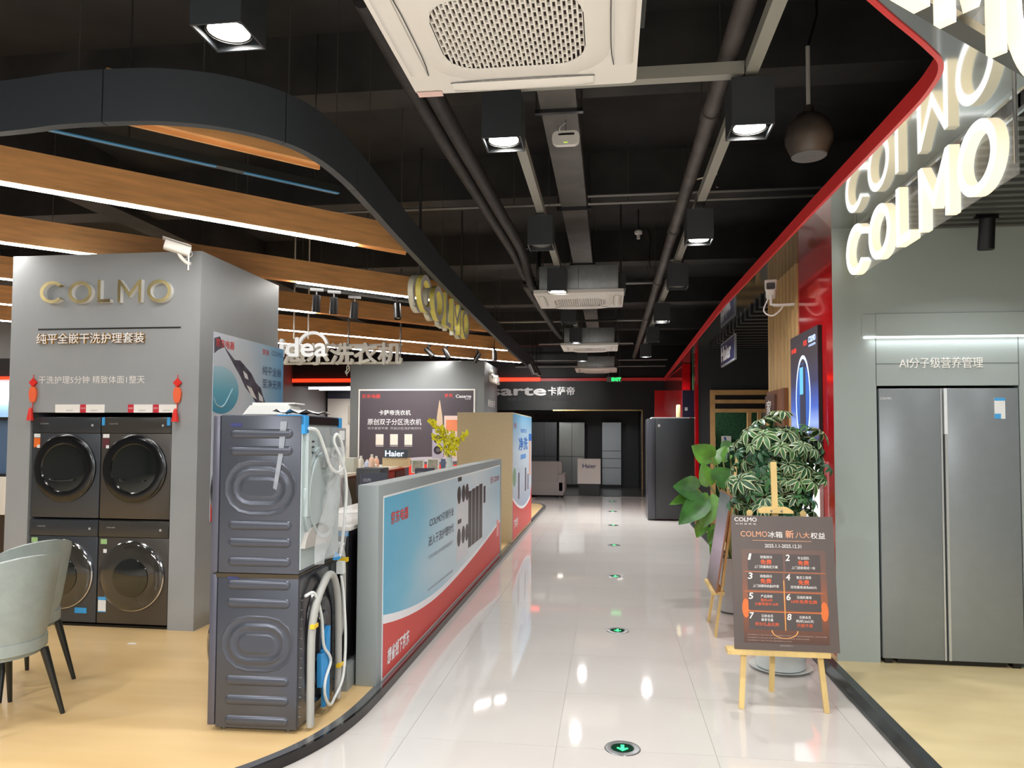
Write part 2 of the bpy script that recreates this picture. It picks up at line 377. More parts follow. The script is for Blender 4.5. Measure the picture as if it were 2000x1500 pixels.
# canopy over the right showroom: mirror soffit, red fascia, slats
can = thing('ceiling_canopy', None, None, (2.5, 4.5, 3.1), kind='structure'); can['label'] = 'grey mirror canopy with slats and red fascia over the showroom'
cedge = [(1.47, 20.2), (1.36, 13.0), (1.30, 8.5), (1.335, 5.0), (1.36, 3.6), (1.352, 3.25), (1.31, 3.05), (1.2, 2.9), (.98, 2.66), (.3, 1.9), (-.4, 1.1)]
ce_s = cedge[:4]+smooth2(cedge[3:9], 6)[1:]+cedge[9:]
mirror = mat('grey_mirror_panel', (186, 190, 190), .07, metal=.85, noise=.02, scale=2)
slat_edge = [(1.735, 5.5), (1.735, 3.26), (.95, 2.42), (-.1, 1.1)]
bm = BM(); ZK = 3.07
prism(bm, ce_s[3:]+[slat_edge[3], slat_edge[2], slat_edge[1], slat_edge[0], (1.735, 5.419), (1.6, 5.419)][0:4]+[(1.6, 5.5)], FZ, ZK, ZK+.03)
mk('soffit', bm, mirror, can)
bm = BM(); prism(bm, ce_s[:4]+[(1.6, 5.5), (1.6, 12.5), (1.62, 20.2)], FZ, ZK, ZK+.03); mk('soffit', bm, mat('grey_mirror_far', (150, 154, 152), .07, metal=.9), can)
bm = BM()
for off, z0, z1 in ((0, ZK-.005, ZK+.085),):
    P = [V((x, y, 0)) for x, y in ce_s]; rows = []
    for i, p in enumerate(P):
        d = (P[min(i+1, len(P)-1)]-P[max(i-1, 0)]).normalized(); n = V((d.y, -d.x, 0))
        rows.append([bm.verts.new((q.x, q.y, z)) for q, z in ((p, z0), (p+n*.02, z0), (p+n*.02, z1), (p, z1))])
    for p, q in zip(rows, rows[1:]):
        for e in range(4): bm.faces.new((p[e], p[(e+1) % 4], q[(e+1) % 4], q[e]))
mk('fascia', bm, mat('red_fascia', (206, 52, 52), .3, emit=.12), can, smooth=40)
bx('slat_backing', 1.775, 4.6, 3.26, 5.42, 3.16, 3.18, black, can)
slm = mat('graphite_slat', (92, 94, 92), .4, metal=.3); 
for i in range(19): bx('slat', 1.775, 4.6, 3.30+i*.113, 3.30+i*.113+.05, ZS+.02, 3.13, slm, can)
bm = BM(); prism(bm, [(1.775, 3.26), (4.6, 3.26), (4.6, 1.0), (-.1, 1.0), (.95, 2.42)], FZ, 3.16, 3.18); mk('slat_backing', bm, black, can)
for i in range(14):
    x = 1.0+i*.125; y1 = 3.25 if x > 1.77 else 2.42+(x-.95)*1.018
    bx('slat', x, x+.055, 1.0, y1, ZS+.03, 3.13, slm, can)
bx('soffit_return', 1.775, 1.79, 3.26, 5.42, ZS, 3.16, mirror, can)
# slats inside the dark shop
for i in range(16): bx('slat', 1.62, 4.5, 7.9+i*.29, 7.9+i*.29+.12, 3.0, 3.12, mat('black_slat', (34, 34, 36), .5), can)
bx('slat_backing', 1.6, 4.6, 5.6, 12.6, 3.14, 3.16, black, can)
tag(bx('trim_4', 1.42, 1.47, 12.58, 12.75, PLAT, 3.1, red), 'red edge trim on the dark shop wall', kind='structure')
# ---------------------------------------------------------------- back of the aisle
B = 20.3; fb = FY(B)
bw = thing('wall_back_shops', None, None, (0, B, 0), kind='structure'); bw['label'] = 'black shop fascia across the end of the aisle'
bf = mat('black_fascia', (24, 26, 28), .4)
bx('fascia_board', -4.75, 1.62, B, B+.2, 2.29, 3.09, bf, bw); bx('fascia_board', -9.1, -4.75, B, B+.2, 2.98, 3.09, black, bw)
bx('fascia_return', .89, 1.62, B, B+.2, 0, 2.29, bf, bw)
bx('upper_wall', -9.1, 6, B+.1, B+.2, 3.2, ZC, black, bw)
litred = mat('lit_red_strip', (255, 44, 20), .4, emit=2.6); 
bx('light_strip', -9.1, -1.9, B-.03, B+.1, 3.09, 3.19, litred, bw); bx('red_strip', -1.9, 1.5, B-.03, B+.1, 3.09, 3.17, MATS['red_fascia'], bw)
frect('gold_frame', (-1.55, 2.27, .885, 2.30), fb, mat('gold_edge', (190, 160, 110), .25, metal=1), bw, 0, .02); frect('gold_frame', (.865, 0, .89, 2.30), fb, MATS['gold_edge'], bw, 0, .02)
BW = 23.2; fbw = FY(BW)
tag(bx('wall_recess', -4.7, 1.0, BW, BW+.1, 0, 2.5, mat('charcoal_recess', (60, 62, 66), .5)), 'charcoal recess wall behind the end refrigerators', kind='structure'); tag(bx('ceiling_recess', -4.7, 1.0, B+.2, BW, 2.45, 2.5, black), 'black recess ceiling at the end of the aisle', kind='structure'); tag(bx('wall_recess_side', .89, 1.0, B+.2, BW, 0, 2.45, black), 'black side wall of the end recess', kind='structure')
tag(bx('wall_recess_red', -4.8, -4.7, B+.21, BW, 0, 3.0, MATS['red_gloss']), 'red side wall of the end recess', kind='structure')
tag(bx('floor_back', -4.7, 2.2, 19.6, 23.2, -.004, .012, mat('dark_floor', (58, 56, 54), .25)), 'dark floor in front of the end wall', kind='structure')
sil = mat('chrome_letter', (214, 210, 208), .3, metal=.25)
txt('sign_letter', 'Casarte', fb, (-4.16, 2.70, -1.75, 2.96), sil, bw, .06, bold=.03, depth=.05)
txt('sign_letter', '卡萨帝', fb, (-1.68, 2.70, -.95, 2.93), sil, bw, .06, bold=.012, depth=.05)
txt('sign_text', '卡萨帝冰箱 原创平嵌 细胞级养鲜', fb, (-2.83, 2.535, -.67, 2.63), mat('dim_sign_text', (92, 92, 94), .5), bw, .01)
txt('wall_text', '■ 鲜活营养系统  冰箱', fbw, fbw.rectm(1045, 815, 1104, 808), mat('dim_text', (24, 24, 26), .6), bpy.data.objects['wall_recess'], .01)
# shop beyond on the left: pale back wall, lit ceiling strips
bw2 = thing('wall_far_shop', None, None, (-6.5, 23, 0), kind='structure'); bw2['label'] = 'bright far shop with pale walls beyond the red light strip'
far_y = 23.0; ff = FY(far_y)
bx('wall_panel', -9.1, -6.72, far_y, far_y+.1, 0, 2.75, mat('warm_white_wall', (216, 208, 194), .6), bw2)
bx('wall_panel', -6.6, -4.8, far_y-.02, far_y+.1, 0, 2.75, mat('mid_grey_wall', (112, 108, 108), .6), bw2)
bx('wall_post', -6.74, -6.58, far_y-.06, far_y, 0, 2.75, mat('beige_post', (224, 198, 150), .6), bw2)
bx('ceiling_panel', -9.1, -4.8, B+.2, far_y, 3.0, 3.05, mat('dark_blue_ceiling', (48, 52, 66), .4), bw2)
bx('wall_header', -9.1, -4.8, far_y-.01, far_y+.1, 2.75, 3.0, MATS['dark_blue_ceiling'], bw2)
for i, (x0, x1, y) in enumerate(((-7.7, -5.0, 20.9), (-7.1, -4.9, 21.5), (-8.9, -6.9, 21.8), (-6.2, -4.9, 22.3), (-9.0, -7.6, 21.2))): bx('light_tube', x0, x1, y, y+.05, 2.95, 2.985, mat('far_tube', (245, 248, 255), emit=7), bw2)
txt('wall_lettering', '日本制', ff, (-6.28, 2.10, -5.42, 2.36), mat('soft_white_letter', (230, 228, 226), emit=.35), bw2, .05, bold=.012, depth=.03)
bx('shelf_light', -6.57, -4.85, far_y-.06, far_y-.02, 1.44, 1.47, mat('warm_led', (255, 236, 205), emit=3), bw2)
for k, (r, c) in enumerate((((-8.35, 1.95, -7.3, 2.52), (196, 182, 158)), ((-7.25, 1.5, -6.8, 2.65), (206, 198, 184)), ((-8.0, 2.12, -7.5, 2.36), (220, 206, 180)))): frect('wall_relief', r, ff, mat('relief%d' % k, c, .6), bw2, 0, .05+.03*k)
tag(bx('wall_red_pier', -4.98, -4.72, B-.06, B+.2, 0, 3.09, red), 'red pier at the end of the black fascia', kind='structure')
lamp('far_shop_light', (-7, 21.8, 2.9), 110, 2.0, spread=170)
for x in (-3.2, -1.4, .3):
    t = thing('added_recess_light', ('left added fill light in the end recess ceiling', 'middle added fill light in the end recess ceiling', 'right added fill light in the end recess ceiling')[(-3.2, -1.4, .3).index(x)], 'downlight', (x, 21.3, 2.42), local=True); bx('trim', -.09, .09, -.09, .09, .01, .028, white, t); bx('lens', -.07, .07, -.07, .07, .0, .01, mat('recess_lens', (255, 250, 240), emit=6), t); lamp('recess_fill_lamp', (0, 0, -.01), 11, .12, spread=150).parent = t  # light fixtures added to brighten the end recess
# ================================================================ grey washer kiosk on the left
K = 5.47; fk = FY(K)
ki = thing('display_kiosk', 'tall grey kiosk housing four built-in laundry machines behind the armchairs', 'kiosk', (-4.1, K, PLAT))
kx0, kx1, ky1, kz = fk.px(17, 780)[0], -3.235, 6.86, 3.06
nx0, nx1, nz = -4.70, -3.455, 1.765
bx('side_panel', kx0, nx0, K, ky1, PLAT, kz, grey, ki); bx('side_panel', nx1, kx1, K, ky1, PLAT, kz, grey, ki)
bx('header_panel', nx0, nx1, K, ky1, nz, kz, grey, ki); bx('niche_back', nx0, nx1, K+.66, K+.7, PLAT, nz, blackp, ki)
bx('niche_floor', nx0, nx1, K+.02, K+.66, PLAT, PLAT+.018, blackp, ki)
gold = mat('pale_gold_metal', (206, 184, 134), .3, metal=.7, noise=.3, scale=2.5)
wside = mat('letter_white_side', (235, 235, 232), .4)
for ch, a, b in (('C', 86, 131), ('O', 140, 186), ('L', 197, 222), ('M', 236, 282), ('O', 293, 340)):
    r = fk.rectm(a, 594 if a < 190 else 592, b, 551 if a < 190 else 548); letter('sign_letter', ch, fk, r, .026, gold, ki, .0, .04, wside)
frect('rule_line', fk.rectm(75, 643, 353, 640), fk, black, ki, 0, .003)
txt('sign_text', '纯平全嵌干洗护理套装', fk, fk.rectm(75, 671, 284, 651), white, ki, .02, bold=.012, depth=.02, side=mat('gold_side', (214, 160, 70), .35, metal=.4))
txt('sign_text', '干洗护理5分钟 精致体面1整天', fk, fk.rectm(76, 749, 283, 734), white, ki, .003)
fks = FX(kx1)
# poster on its aisle side
pr = fks.rect(417, 648, 553, 683); pr = (pr[0], .88, pr[2], pr[3])
po = thing('wall_poster', 'sky blue washer poster with a dark mountain ridge on the kiosk side', 'poster', (kx1, pr[0], .9))
frect('print', pr, fks, ramp_mat('poster_sky', [(0, (206, 214, 226)), (.35, (214, 222, 232)), (.75, (150, 190, 218)), (1, (104, 162, 208))], 'Y', wob=.5), po, 0, .006)
def P2(x, y): return fks.px(x, y)
inkd = mat('ink_dark', (46, 44, 60), .5, c2=(96, 92, 110), scale=9); inkw = mat('ink_white', (238, 238, 240), .5); inkb = mat('ink_blue', (60, 80, 120), .5)
def poly(name, pts, fr, m, par, c=.007): return flat(name, [fr.px(*p) for p in pts], fr, m, par, c-.001, c)
poly('mountain_print', [(417, 660), (428, 657), (436, 676), (447, 690), (457, 703), (468, 704), (480, 718), (490, 730), (498, 747), (508, 758), (512, 772), (517, 788), (500, 790), (492, 775), (478, 757), (468, 735), (455, 712), (443, 690), (437, 678), (425, 683), (417, 690)], fks, inkd, po)
poly('snow_print', [(473, 724), (481, 731), (484, 742), (477, 738)], fks, inkw, po, .008); poly('snow_print', [(480, 752), (490, 758), (500, 780), (490, 774)], fks, inkw, po, .008); poly('snow_print', [(503, 765), (511, 775), (513, 785), (505, 782)], fks, inkw, po, .008)
bm = BM(); c = P2(432, 764); prism(bm, [(max(p[0], pr[0]), p[1]) for p in disc_pts(c[0]-.02, c[1]+.01, .30, .20, 40)], fks, .006, .0075); mk('door_print', bm, ramp_mat('door_print', [(0, (70, 150, 182)), (.5, (112, 184, 206)), (1, (176, 210, 226))], 'Z'), po)
tb('door_swirl_print', [fks.P(*p_) for p_ in curve([(max(pr[0]+.01, c[0]-.2), c[1]-.06, .008), (c[0]-.08, c[1]-.12, .008), (c[0]+.03, c[1]-.12, .008), (c[0]+.17, c[1]+.03, .008)], 6)], .007, mat('ink_aqua', (168, 206, 220), .4), po, 6)
def rc(x0, x1, ym, hh): c_ = fks.px((x0+x1)/2, ym); return (fks.px(x0, ym)[0], c_[1]-hh/2, fks.px(x1, ym)[0], c_[1]+hh/2)
txt('print_text', '京东电器', fks, rc(420, 456, 672, .07), redm, po, .009, bold=.012)
txt('print_text', '京东', fks, rc(511, 524, 688, .055), redm, po, .009, bold=.01); txt('print_text', 'COLMO', fks, rc(529, 550, 692, .045), inkb, po, .009)
txt('print_text', '纯平全嵌', fks, rc(511, 548, 726, .085), inkb, po, .009); txt('print_text', '至净无界', fks, rc(511, 548, 751, .085), inkb, po, .009)
frect('red_base_print', (pr[0], .88, pr[2], 1.16), fks, redm, po, .006, .0075)
# price strips and red ornaments
for k, (x0, x1) in enumerate(((108, 157), (157, 205), (250, 299), (299, 347))):
    r = fk.rectm(x0+.5, 806, x1-.5, 790); t = thing('price_card', ('leftmost price card above the charcoal dryer', 'second price card above the charcoal dryer, red end against its neighbour', 'price card above the bronze dryer, left of its pair', 'price card above the bronze dryer beside the right red ornament')[k], 'price card', fk.P((r[0]+r[2])/2, r[1]), group='price cards over the kiosk niche')
    frect('card', r, fk, white, t, 0, .004)
    if k: frect('red_tab', (r[0], r[1], r[0]+.05, r[3]), fk, mat('tab_red', (196, 40, 54), .5), t, .004, .0052); txt('tab_text', 'COLMO', fk, (r[0]+.006, r[1]+.03, r[0]+.044, r[1]+.042), inkw, t, .0058)
    txt('print_text', '洗衣机', fk, (r[2]-.12, r[1]+.014, r[2]-.06, r[1]+.024), mat('ink_grey', (120, 120, 124), .5), t, .0048)
for k, (x, y0) in enumerate(((68, 732), (349, 732))):
    a, z = fk.px(x, y0); t = thing('hanging_ornament', ('red knotted charm hanging at the left of the kiosk niche', 'red knotted charm hanging at the right of the kiosk niche')[k], 'ornament', fk.P(a, z-.36, .012), group='red charms on the kiosk')
    orr = mat('charm_red', (222, 40, 28), .5); oro = mat('charm_orange', (236, 104, 62), .5)
    tb('cord', [fk.P(a, z, .012), fk.P(a, z-.33, .012)], .003, orr, t, 6)
    flat('knot', [(a, z-.03), (a+.035, z-.065), (a, z-.10), (a-.035, z-.065)], fk, orr, t, .004, .022)
    flat('vase_charm', [(a-.018, z-.10), (a+.018, z-.10), (a+.034, z-.14), (a+.03, z-.19), (a+.018, z-.225), (a-.018, z-.225), (a-.03, z-.19), (a-.034, z-.14)], fk, oro, t, .003, .02)
    bm = BM(); lathe(bm, [(.006, z-.27), (.014, z-.285), (.016, z-.30), (.028, z-.375)], (a, K-.034, 0), 10); mk('tassel', bm, orr, t)
# ---------------------------------------------------------------- front loading machines
chrome = mat('chrome', (200, 200, 205), .12, metal=1); glass = mat('smoked_glass', (22, 26, 24), .06, coat=1); glass2 = mat('dark_door_ring', (12, 13, 15), .18, coat=.5)
tint = mat('tinted_door_glass', (52, 50, 46), .08, coat=1)
def sticker(name, r, fr, m, par, lines=None, c=.003):
    o = frect(name, r, fr, m, par, c-.001, c); return o
def machine(name, label, loc, W, H, D, m, dryer, rz=0.0, seal=None, group=None):
    t = thing(name, label, 'dryer' if dryer else 'washer', loc, rz, group, local=True); f = Fr((0, 0, 0), X_, Z_); h = W/2
    bx('body', -h, h, .03, D, .012, H, m, t, bev=.008)
    bx('front_panel', -h, h, 0, .03, .012, H-.135, m, t, bev=.006)
    bx('control_panel', -h, h, -.004, .03, H-.133, H-.004, mat(m.name+'_panel', tuple(int(x*.72) for x in PAL[m.name]), .22), t, bev=.006)
    for sx in (-1, 1):
        for yy in (.08, D-.06):
            bm = BM(); lathe(bm, [(.02, -.0), (.024, .008), (.018, .014)], (sx*(h-.06), yy, 0), 12); mk('foot', bm, blackp, t)
    r = .268 if dryer else .272; zc = H*.50 if dryer else H*.475
    bm = BM(); lathe(bm, [(r+.006, .0), (r+.006, .016), (r-.002, .022), (r-.006, .016)], (0, 0, zc), 48, axis='Y'); mk('door_rim', bm, chrome if not dryer else dsteel, t, smooth=30)
    if dryer:
        bm = BM(); lathe(bm, [(r-.004, .0), (r-.004, .022), (r-.014, .028), (r-.068, .026), (r-.078, .016)], (0, 0, zc), 48, axis='Y'); d = mk('door', bm, glass2, t, smooth=40)
        bm = BM(); lathe(bm, [(r-.075, .0), (r-.076, .018), (r-.12, .024), (.06, .028), (.005, .029)], (0, 0, zc), 40, axis='Y'); mk('door_glass', bm, glass, d, smooth=40)
        tb('door_handle', curve([(-.10, -.045, zc-.085), (-.09, -.05, zc-.10), (0, -.052, zc-.105), (.09, -.05, zc-.10), (.10, -.045, zc-.095)], 5), .005, dsteel, d, 6)
    else:
        bm = BM(); lathe(bm, [(r-.004, .0), (r-.004, .022), (r-.02, .032), (r-.08, .04), (.1, .046), (.005, .048)], (0, 0, zc), 48, axis='Y'); d = mk('door', bm, tint, t, smooth=40)
        bm = BM(); lathe(bm, [(.16, .0), (.15, .05), (.10, .056), (.03, .06), (.005, .06)], (0.01, 0, zc-.01), 32, axis='Y'); mk('door_glass', bm, glass, d, smooth=40)
        flat('door_grip', disc_pts(0.02, zc+r-.045, .075, .014, 20), f, glass2, d, .03, .036)
    txt('print_text', 'COLMO', f, (-h+.07, H-.062, -h+.145, H-.052), mat('print_silver', (170, 170, 172), .4), t, .006)
    flat('power_button', disc_pts(h-.07, H-.07, .01, n=14), f, mat('print_silver', (170, 170, 172), .4), t, .004, .007)
    return t
PAL = {'titanium_blue': (74, 78, 84), 'titanium_brown': (86, 82, 78), 'blue_graphite': (82, 85, 94), 'black_steel': (34, 34, 38)}
for n, c in PAL.items(): mat(n, c, .32, metal=.45)
KW = .605; yk = K+.012
xL, xR = (nx0+.014+KW/2), (nx1-.012-KW/2)
zb = PLAT+.019; H1 = .83
m1 = machine('front_load_washer', 'charcoal washer under the charcoal dryer in the kiosk, blue tape low on its front', (xL, yk, zb), KW, H1, .6, MATS['titanium_blue'], False, group='built-in laundry machines in the kiosk')
m2 = machine('tumble_dryer', 'charcoal dryer on top of the charcoal washer, orange sticker by its door', (xL, yk, zb+H1+.002), KW, H1, .6, MATS['titanium_blue'], True, group='built-in laundry machines in the kiosk')
m3 = machine('front_load_washer', 'bronze washer under the bronze dryer at the right of the kiosk niche', (xR, yk, zb), KW, H1, .6, MATS['titanium_brown'], False, group='built-in laundry machines in the kiosk')
m4 = machine('tumble_dryer', 'bronze dryer on top of the bronze washer, blue tape on its upper corners', (xR, yk, zb+H1+.002), KW, H1, .6, MATS['titanium_brown'], True, group='built-in laundry machines in the kiosk')
f0 = Fr((0, 0, 0), X_, Z_); tape = mat('blue_masking_tape', (52, 150, 214), .6); lab_w = mat('label_white', (226, 228, 228), .5); lab_o = mat('label_orange', (226, 110, 40), .5); lab_g = mat('label_green', (150, 190, 130), .5); lab_b = mat('label_blue', (70, 160, 220), .5); lab_k = mat('label_dark', (90, 40, 50), .5)
h = KW/2
for m_ in (m1, m3):
    frect('energy_label', (-h+.012, .10, -h+.08, .22), f0, lab_w, m_, .001, .003); frect('energy_label', (-h+.012, .195, -h+.08, .22), f0, lab_b, m_, .003, .0036); frect('energy_label', (-h+.012, .10, -h+.08, .108), f0, lab_b, m_, .003, .0036)
    frect('spec_sticker', (-h+.02, .64, -h+.075, .68), f0, lab_g, m_, .001, .003); frect('spec_sticker', (-h+.045, .57, -h+.075, .60), f0, lab_w, m_, .001, .003)
for m_, c in ((m2, lab_o), (m4, lab_k)):
    frect('spec_sticker', (-h+.015, .66, -h+.07, .69), f0, lab_w, m_, .001, .003); frect('spec_sticker', (-h+.015, .58, -h+.07, .655), f0, c, m_, .001, .003); frect('spec_sticker', (-h+.045, .575, -h+.07, .60), f0, lab_w, m_, .003, .004)
frect('tape_strip', (.12, .085, .225, .128), f0, tape, m1, .002, .004)
frect('tape_strip', (-h+.005, H1-.07, -h+.03, H1-.005), f0, tape, m4, .004, .007); frect('tape_strip', (h-.035, H1-.07, h-.008, H1-.005), f0, tape, m4, .004, .007)
# ---------------------------------------------------------------- the uncrated pair in front: seen from side and back
def stadium(a, b, L, T, n=7):
    R = T/2; x0 = a-L/2+R; x1 = a+L/2-R
    return [(x1+R*math.sin(PI*i/n), b-R*math.cos(PI*i/n)) for i in range(n+1)] + [(x0-R*math.sin(PI*i/n), b+R*math.cos(PI*i/n)) for i in range(n+1)]
def pillow(bm, fr, a, b, L, T, prof, close=True):
    """raised pressing: (inset, height) steps"""
    rings = []
    for ins, hh in prof: rings.append([bm.verts.new(fr.P(p[0], p[1], hh)) for p in stadium(a, b, L-2*ins, T-2*ins)])
    n = len(rings[0])
    for p, q in zip(rings, rings[1:]):
        for i in range(n): bm.faces.new((p[i], p[(i+1) % n], q[(i+1) % n], q[i]))
    if close: bm.faces.new(rings[-1])
SW, SD = .60, .47; SX, SY, SRZ = -2.083, 3.975, -PI/2+rad(2.0)
gra = MATS['blue_graphite']
def near_machine(name, label, z, H, dryer, ribs, oval):
    t = thing(name, label, 'dryer' if dryer else 'washer', (SX, SY, z), SRZ, 'uncrated dark blue laundry pair', local=True); h = SW/2
    f = Fr((0, 0, 0), X_, Z_); fs = Fr((h, 0, 0), Y_, Z_); fbk = Fr((0, SD, 0), -X_, Z_)
    bx('body', -h, h, .03, SD, .003 if dryer else .02, H, gra, t, bev=.006)
    bx('front_panel', -h-.002, h+.002, -.012, .028, .006 if dryer else .03, H-.004, mat('graphite_bezel', (92, 92, 104), .35, metal=.4), t, bev=.006)
    bm = BM()
    for z_ in ribs: pillow(bm, fs, .255, z_, .345, .05, [(0, 0), (.006, .006), (.013, .009), (.022, .010)])
    pillow(bm, fs, .252, oval, .40, .29, [(0, 0), (.004, .0035), (.008, .0035), (.012, .001), (.042, .0005), (.050, .007), (.058, .008), (.068, .002), (.095, .0015), (.100, .005), (.106, .005)])
    mk('side_panel', bm, gra, t, smooth=50)
    bm = BM(); lathe(bm, [(.25, .0), (.25, .03), (.20, .065), (.1, .08), (.01, .083)], (0, -.01, H*.5), 40, axis='Y'); mk('door', bm, glass2, t, smooth=40)
    for sx in () if dryer else (-1, 1):
        for yy in (.06, SD-.06):
            bm = BM(); lathe(bm, [(.02, 0), (.022, .012), (.012, .014), (.012, .024)], (sx*(h-.05), yy, 0), 12); mk('foot', bm, steel, t)
    return t, fs, fbk
zl = PLAT; HL = .815; HU = .835
lo, fsl, fbl = near_machine('front_load_washer', 'dark blue uncrated washer at the bottom of the stack, grey hose on its back', zl, HL, False, (.76, .665, .265, .165, .06), .455)
up, fsu, fbu = near_machine('tumble_dryer', 'dark blue uncrated dryer on top of the stack, clear film on its back', zl+HL, HU, True, (.735, .645, .255, .165, .065), .45)
bx('stacking_bar', -.302, .302, .02, SD, HL-.02, HL+.0015, mat('bronze_bar', (84, 74, 58), .35, metal=.6), lo)
mkb = mat('marker_blue', (52, 58, 112), .5)
frect('stamp_mark', (.085, .772, .145, .79), fsu, mkb, up, .001, .002); frect('stamp_mark', (.085, .788, .145, .80), fsl, mkb, lo, .001, .002)
# upper back: bare sheet with a round drum cover, film, cord, tape
gl = mat('pale_galvanised', (188, 200, 200), .38, metal=.35)
frect('back_sheet', (-.296, .025, .296, HU-.05), fbu, gl, up, .0, .006)
frect('top_rail', (-.30, HU-.05, .30, HU-.008), fbu, blackp, up, .0, .014)
bm = BM()
for ro, ri, c0, c1 in ((.275, .25, .006, .02), (.245, .225, .006, .034), (.222, .02, .006, .03)): ringp(bm, .0, .40, ro, ri, fbu, c0, c1, 40)
mk('drum_cover', bm, gl, up)
bm = BM(); prism(bm, [(-.27, .30), (-.225, .30), (-.225, .74), (-.27, .74)], fbu, .006, .03); prism(bm, [(-.27, .30), (-.225, .30), (-.15, .16), (-.19, .14)], fbu, .006, .024); mk('stiffener', bm, gl, up)
for i in range(4): frect('vent_slot', (-.19, .60+i*.03, -.13, .608+i*.03), fbu, dsteel, up, .006, .010)
frect('terminal_cover', (-.07, .55, .0, .76), fbu, mat('plastic_grey', (150, 154, 154), .5), up, .006, .05)
frect('junction_box', (.12, .60, .28, .77), fbu, MATS['plastic_grey'], up, .006, .05); frect('rating_plate', (.16, .70, .25, .755), fbu, lab_w, up, .05, .052)
bm = BM(); prism(bm, disc_pts(.07, .66, .05, .07, 20), fbu, .006, .03); mk('vent_cap', bm, gl, up)
bm = BM(); prism(bm, disc_pts(-.1, .12, .2, .13, 24, 0, PI), fbu, .006, .03); mk('motor_cover', bm, mat('plastic_warm', (172, 168, 162), .5), up)
film = mat('clear_film', (238, 240, 240), .18, alpha=.28, bump=.6, scale=9)
bm = BM(); rows = []
for i in range(9):
    v_ = i/8; rows.append([bm.verts.new(fbu.P(-.12+.36*u_/6-.10*v_**3+.03*math.sin(3*v_+u_), .66-.62*v_, .06+.03*math.sin(u_*1.7+v_*6)+.02*u_/6)) for u_ in range(7)])
for p, q in zip(rows, rows[1:]):
    for i in range(6): bm.faces.new((p[i], p[i+1], q[i+1], q[i]))
mk('plastic_film', bm, film, up, smooth=True)
bm = BM(); pts = [(.36, .80), (.395, .80), (.375, .62), (.345, .44), (.325, .45), (.35, .62)]
prism(bm, pts, fsu, .004, .008); mk('film_strap', bm, mat('clear_strap', (190, 196, 204), .25, alpha=.5), up)
wc = mat('white_cable', (222, 226, 222), .45)
tb('power_cord', [fbu.P(*p) for p in [tuple(q) for q in curve([(-.27, .765, .03), (-.2, .75, .05), (-.12, .66, .06), (-.05, .56, .07), (.03, .52, .08), (.12, .53, .08), (.15, .60, .08), (.1, .70, .08), (.05, .735, .07), (.04, .69, .06), (.1, .60, .08), (.17, .48, .09), (.20, .30, .08), (.19, .05, .06), (.17, .02, .05)], 6)]], .009, wc, up, 8)
for r_, c1 in (((-.30, HU-.10, -.245, HU-.004), .02), ((.255, HU-.09, .30, HU-.004), .018)): frect('tape_strip', r_, fbu, tape, up, 0, c1)
bm = BM(); box(bm, .24, .305, SD-.13, SD+.002, HU-.004, HU+.001); mk('tape_strip', bm, tape, up)
bm = BM(); prism(bm, [(.06, .02), (.11, .06), (.20, .01), (.15, .004)], fbu, .055, .06); mk('tape_strip', bm, tape, up)
# lower back: black cover, hose, cord, tape
bbk = mat('black_back_sheet', (30, 30, 36), .25, coat=.4)
frect('back_sheet', (-.296, .03, .296, HL-.025), fbl, bbk, lo, .0, .006)
bm = BM()
fv = Fr(fbl.o, Z_, X_)   # upright pressings: a = up, b = across
for L_, T_, hh in ((.66, .40, .016), (.50, .28, .026), (.34, .16, .036)): pillow(bm, fv, .40, 0, L_, T_, [(0, .004), (.006, hh), (.02, hh+.002), (.03, hh-.006)], close=True)
mk('back_cover', bm, bbk, lo, smooth=50)
hg = mat('grey_drain_hose', (172, 172, 166), .5)
tb('drain_hose', [fbl.P(*p) for p in curve([(-.235, .02, .05), (-.24, .25, .05), (-.235, .50, .05), (-.19, .64, .055), (-.09, .735, .06), (-.01, .765, .06), (.07, .735, .06), (.15, .62, .055), (.19, .45, .05), (.20, .2, .05), (.19, .02, .05)], 6)], .021, hg, lo, 12)
tb('power_cord', [fbl.P(*p) for p in curve([(-.26, .70, .02), (-.20, .70, .05), (-.12, .56, .06), (-.08, .40, .06), (.0, .32, .065), (.02, .27, .065), (-.06, .2, .065), (-.06, .12, .065), (.02, .04, .065), (.12, .05, .06), (.20, .14, .08), (.235, .35, .08), (.22, .60, .07), (.20, .72, .06)], 6)], .0085, wc, lo, 8)
bm = BM()
for q, c1 in ((([(-.02, .42), (.03, .47), (.05, .47), (.05, .06), (-.02, .04)]), .052), (([(-.10, .35), (.03, .36), (.03, .16), (-.09, .17)]), .055)): prism(bm, q, fbl, .03, c1)
mk('tape_strip', bm, tape, lo)
yel = mat('yellow_tie', (240, 200, 40), .5)
for a, b in ((-.235, .53), (.19, .20)): frect('cable_tie', (a-.03, b, a+.03, b+.02), fbl, yel, lo, .05, .075)
bm = BM()
for i in range(26):
    a, b = ((-.27, .08+i*.05) if i < 13 else (.255, .05+(i-13)*.055)); prism(bm, disc_pts(a, b, .006, n=8), fbl, .006, .012)
tag(mk('screws', bm, steel, lo), kind='stuff')
bx('plug', -.24, -.20, SD+.03, SD+.07, .73, .80, wc, lo); 
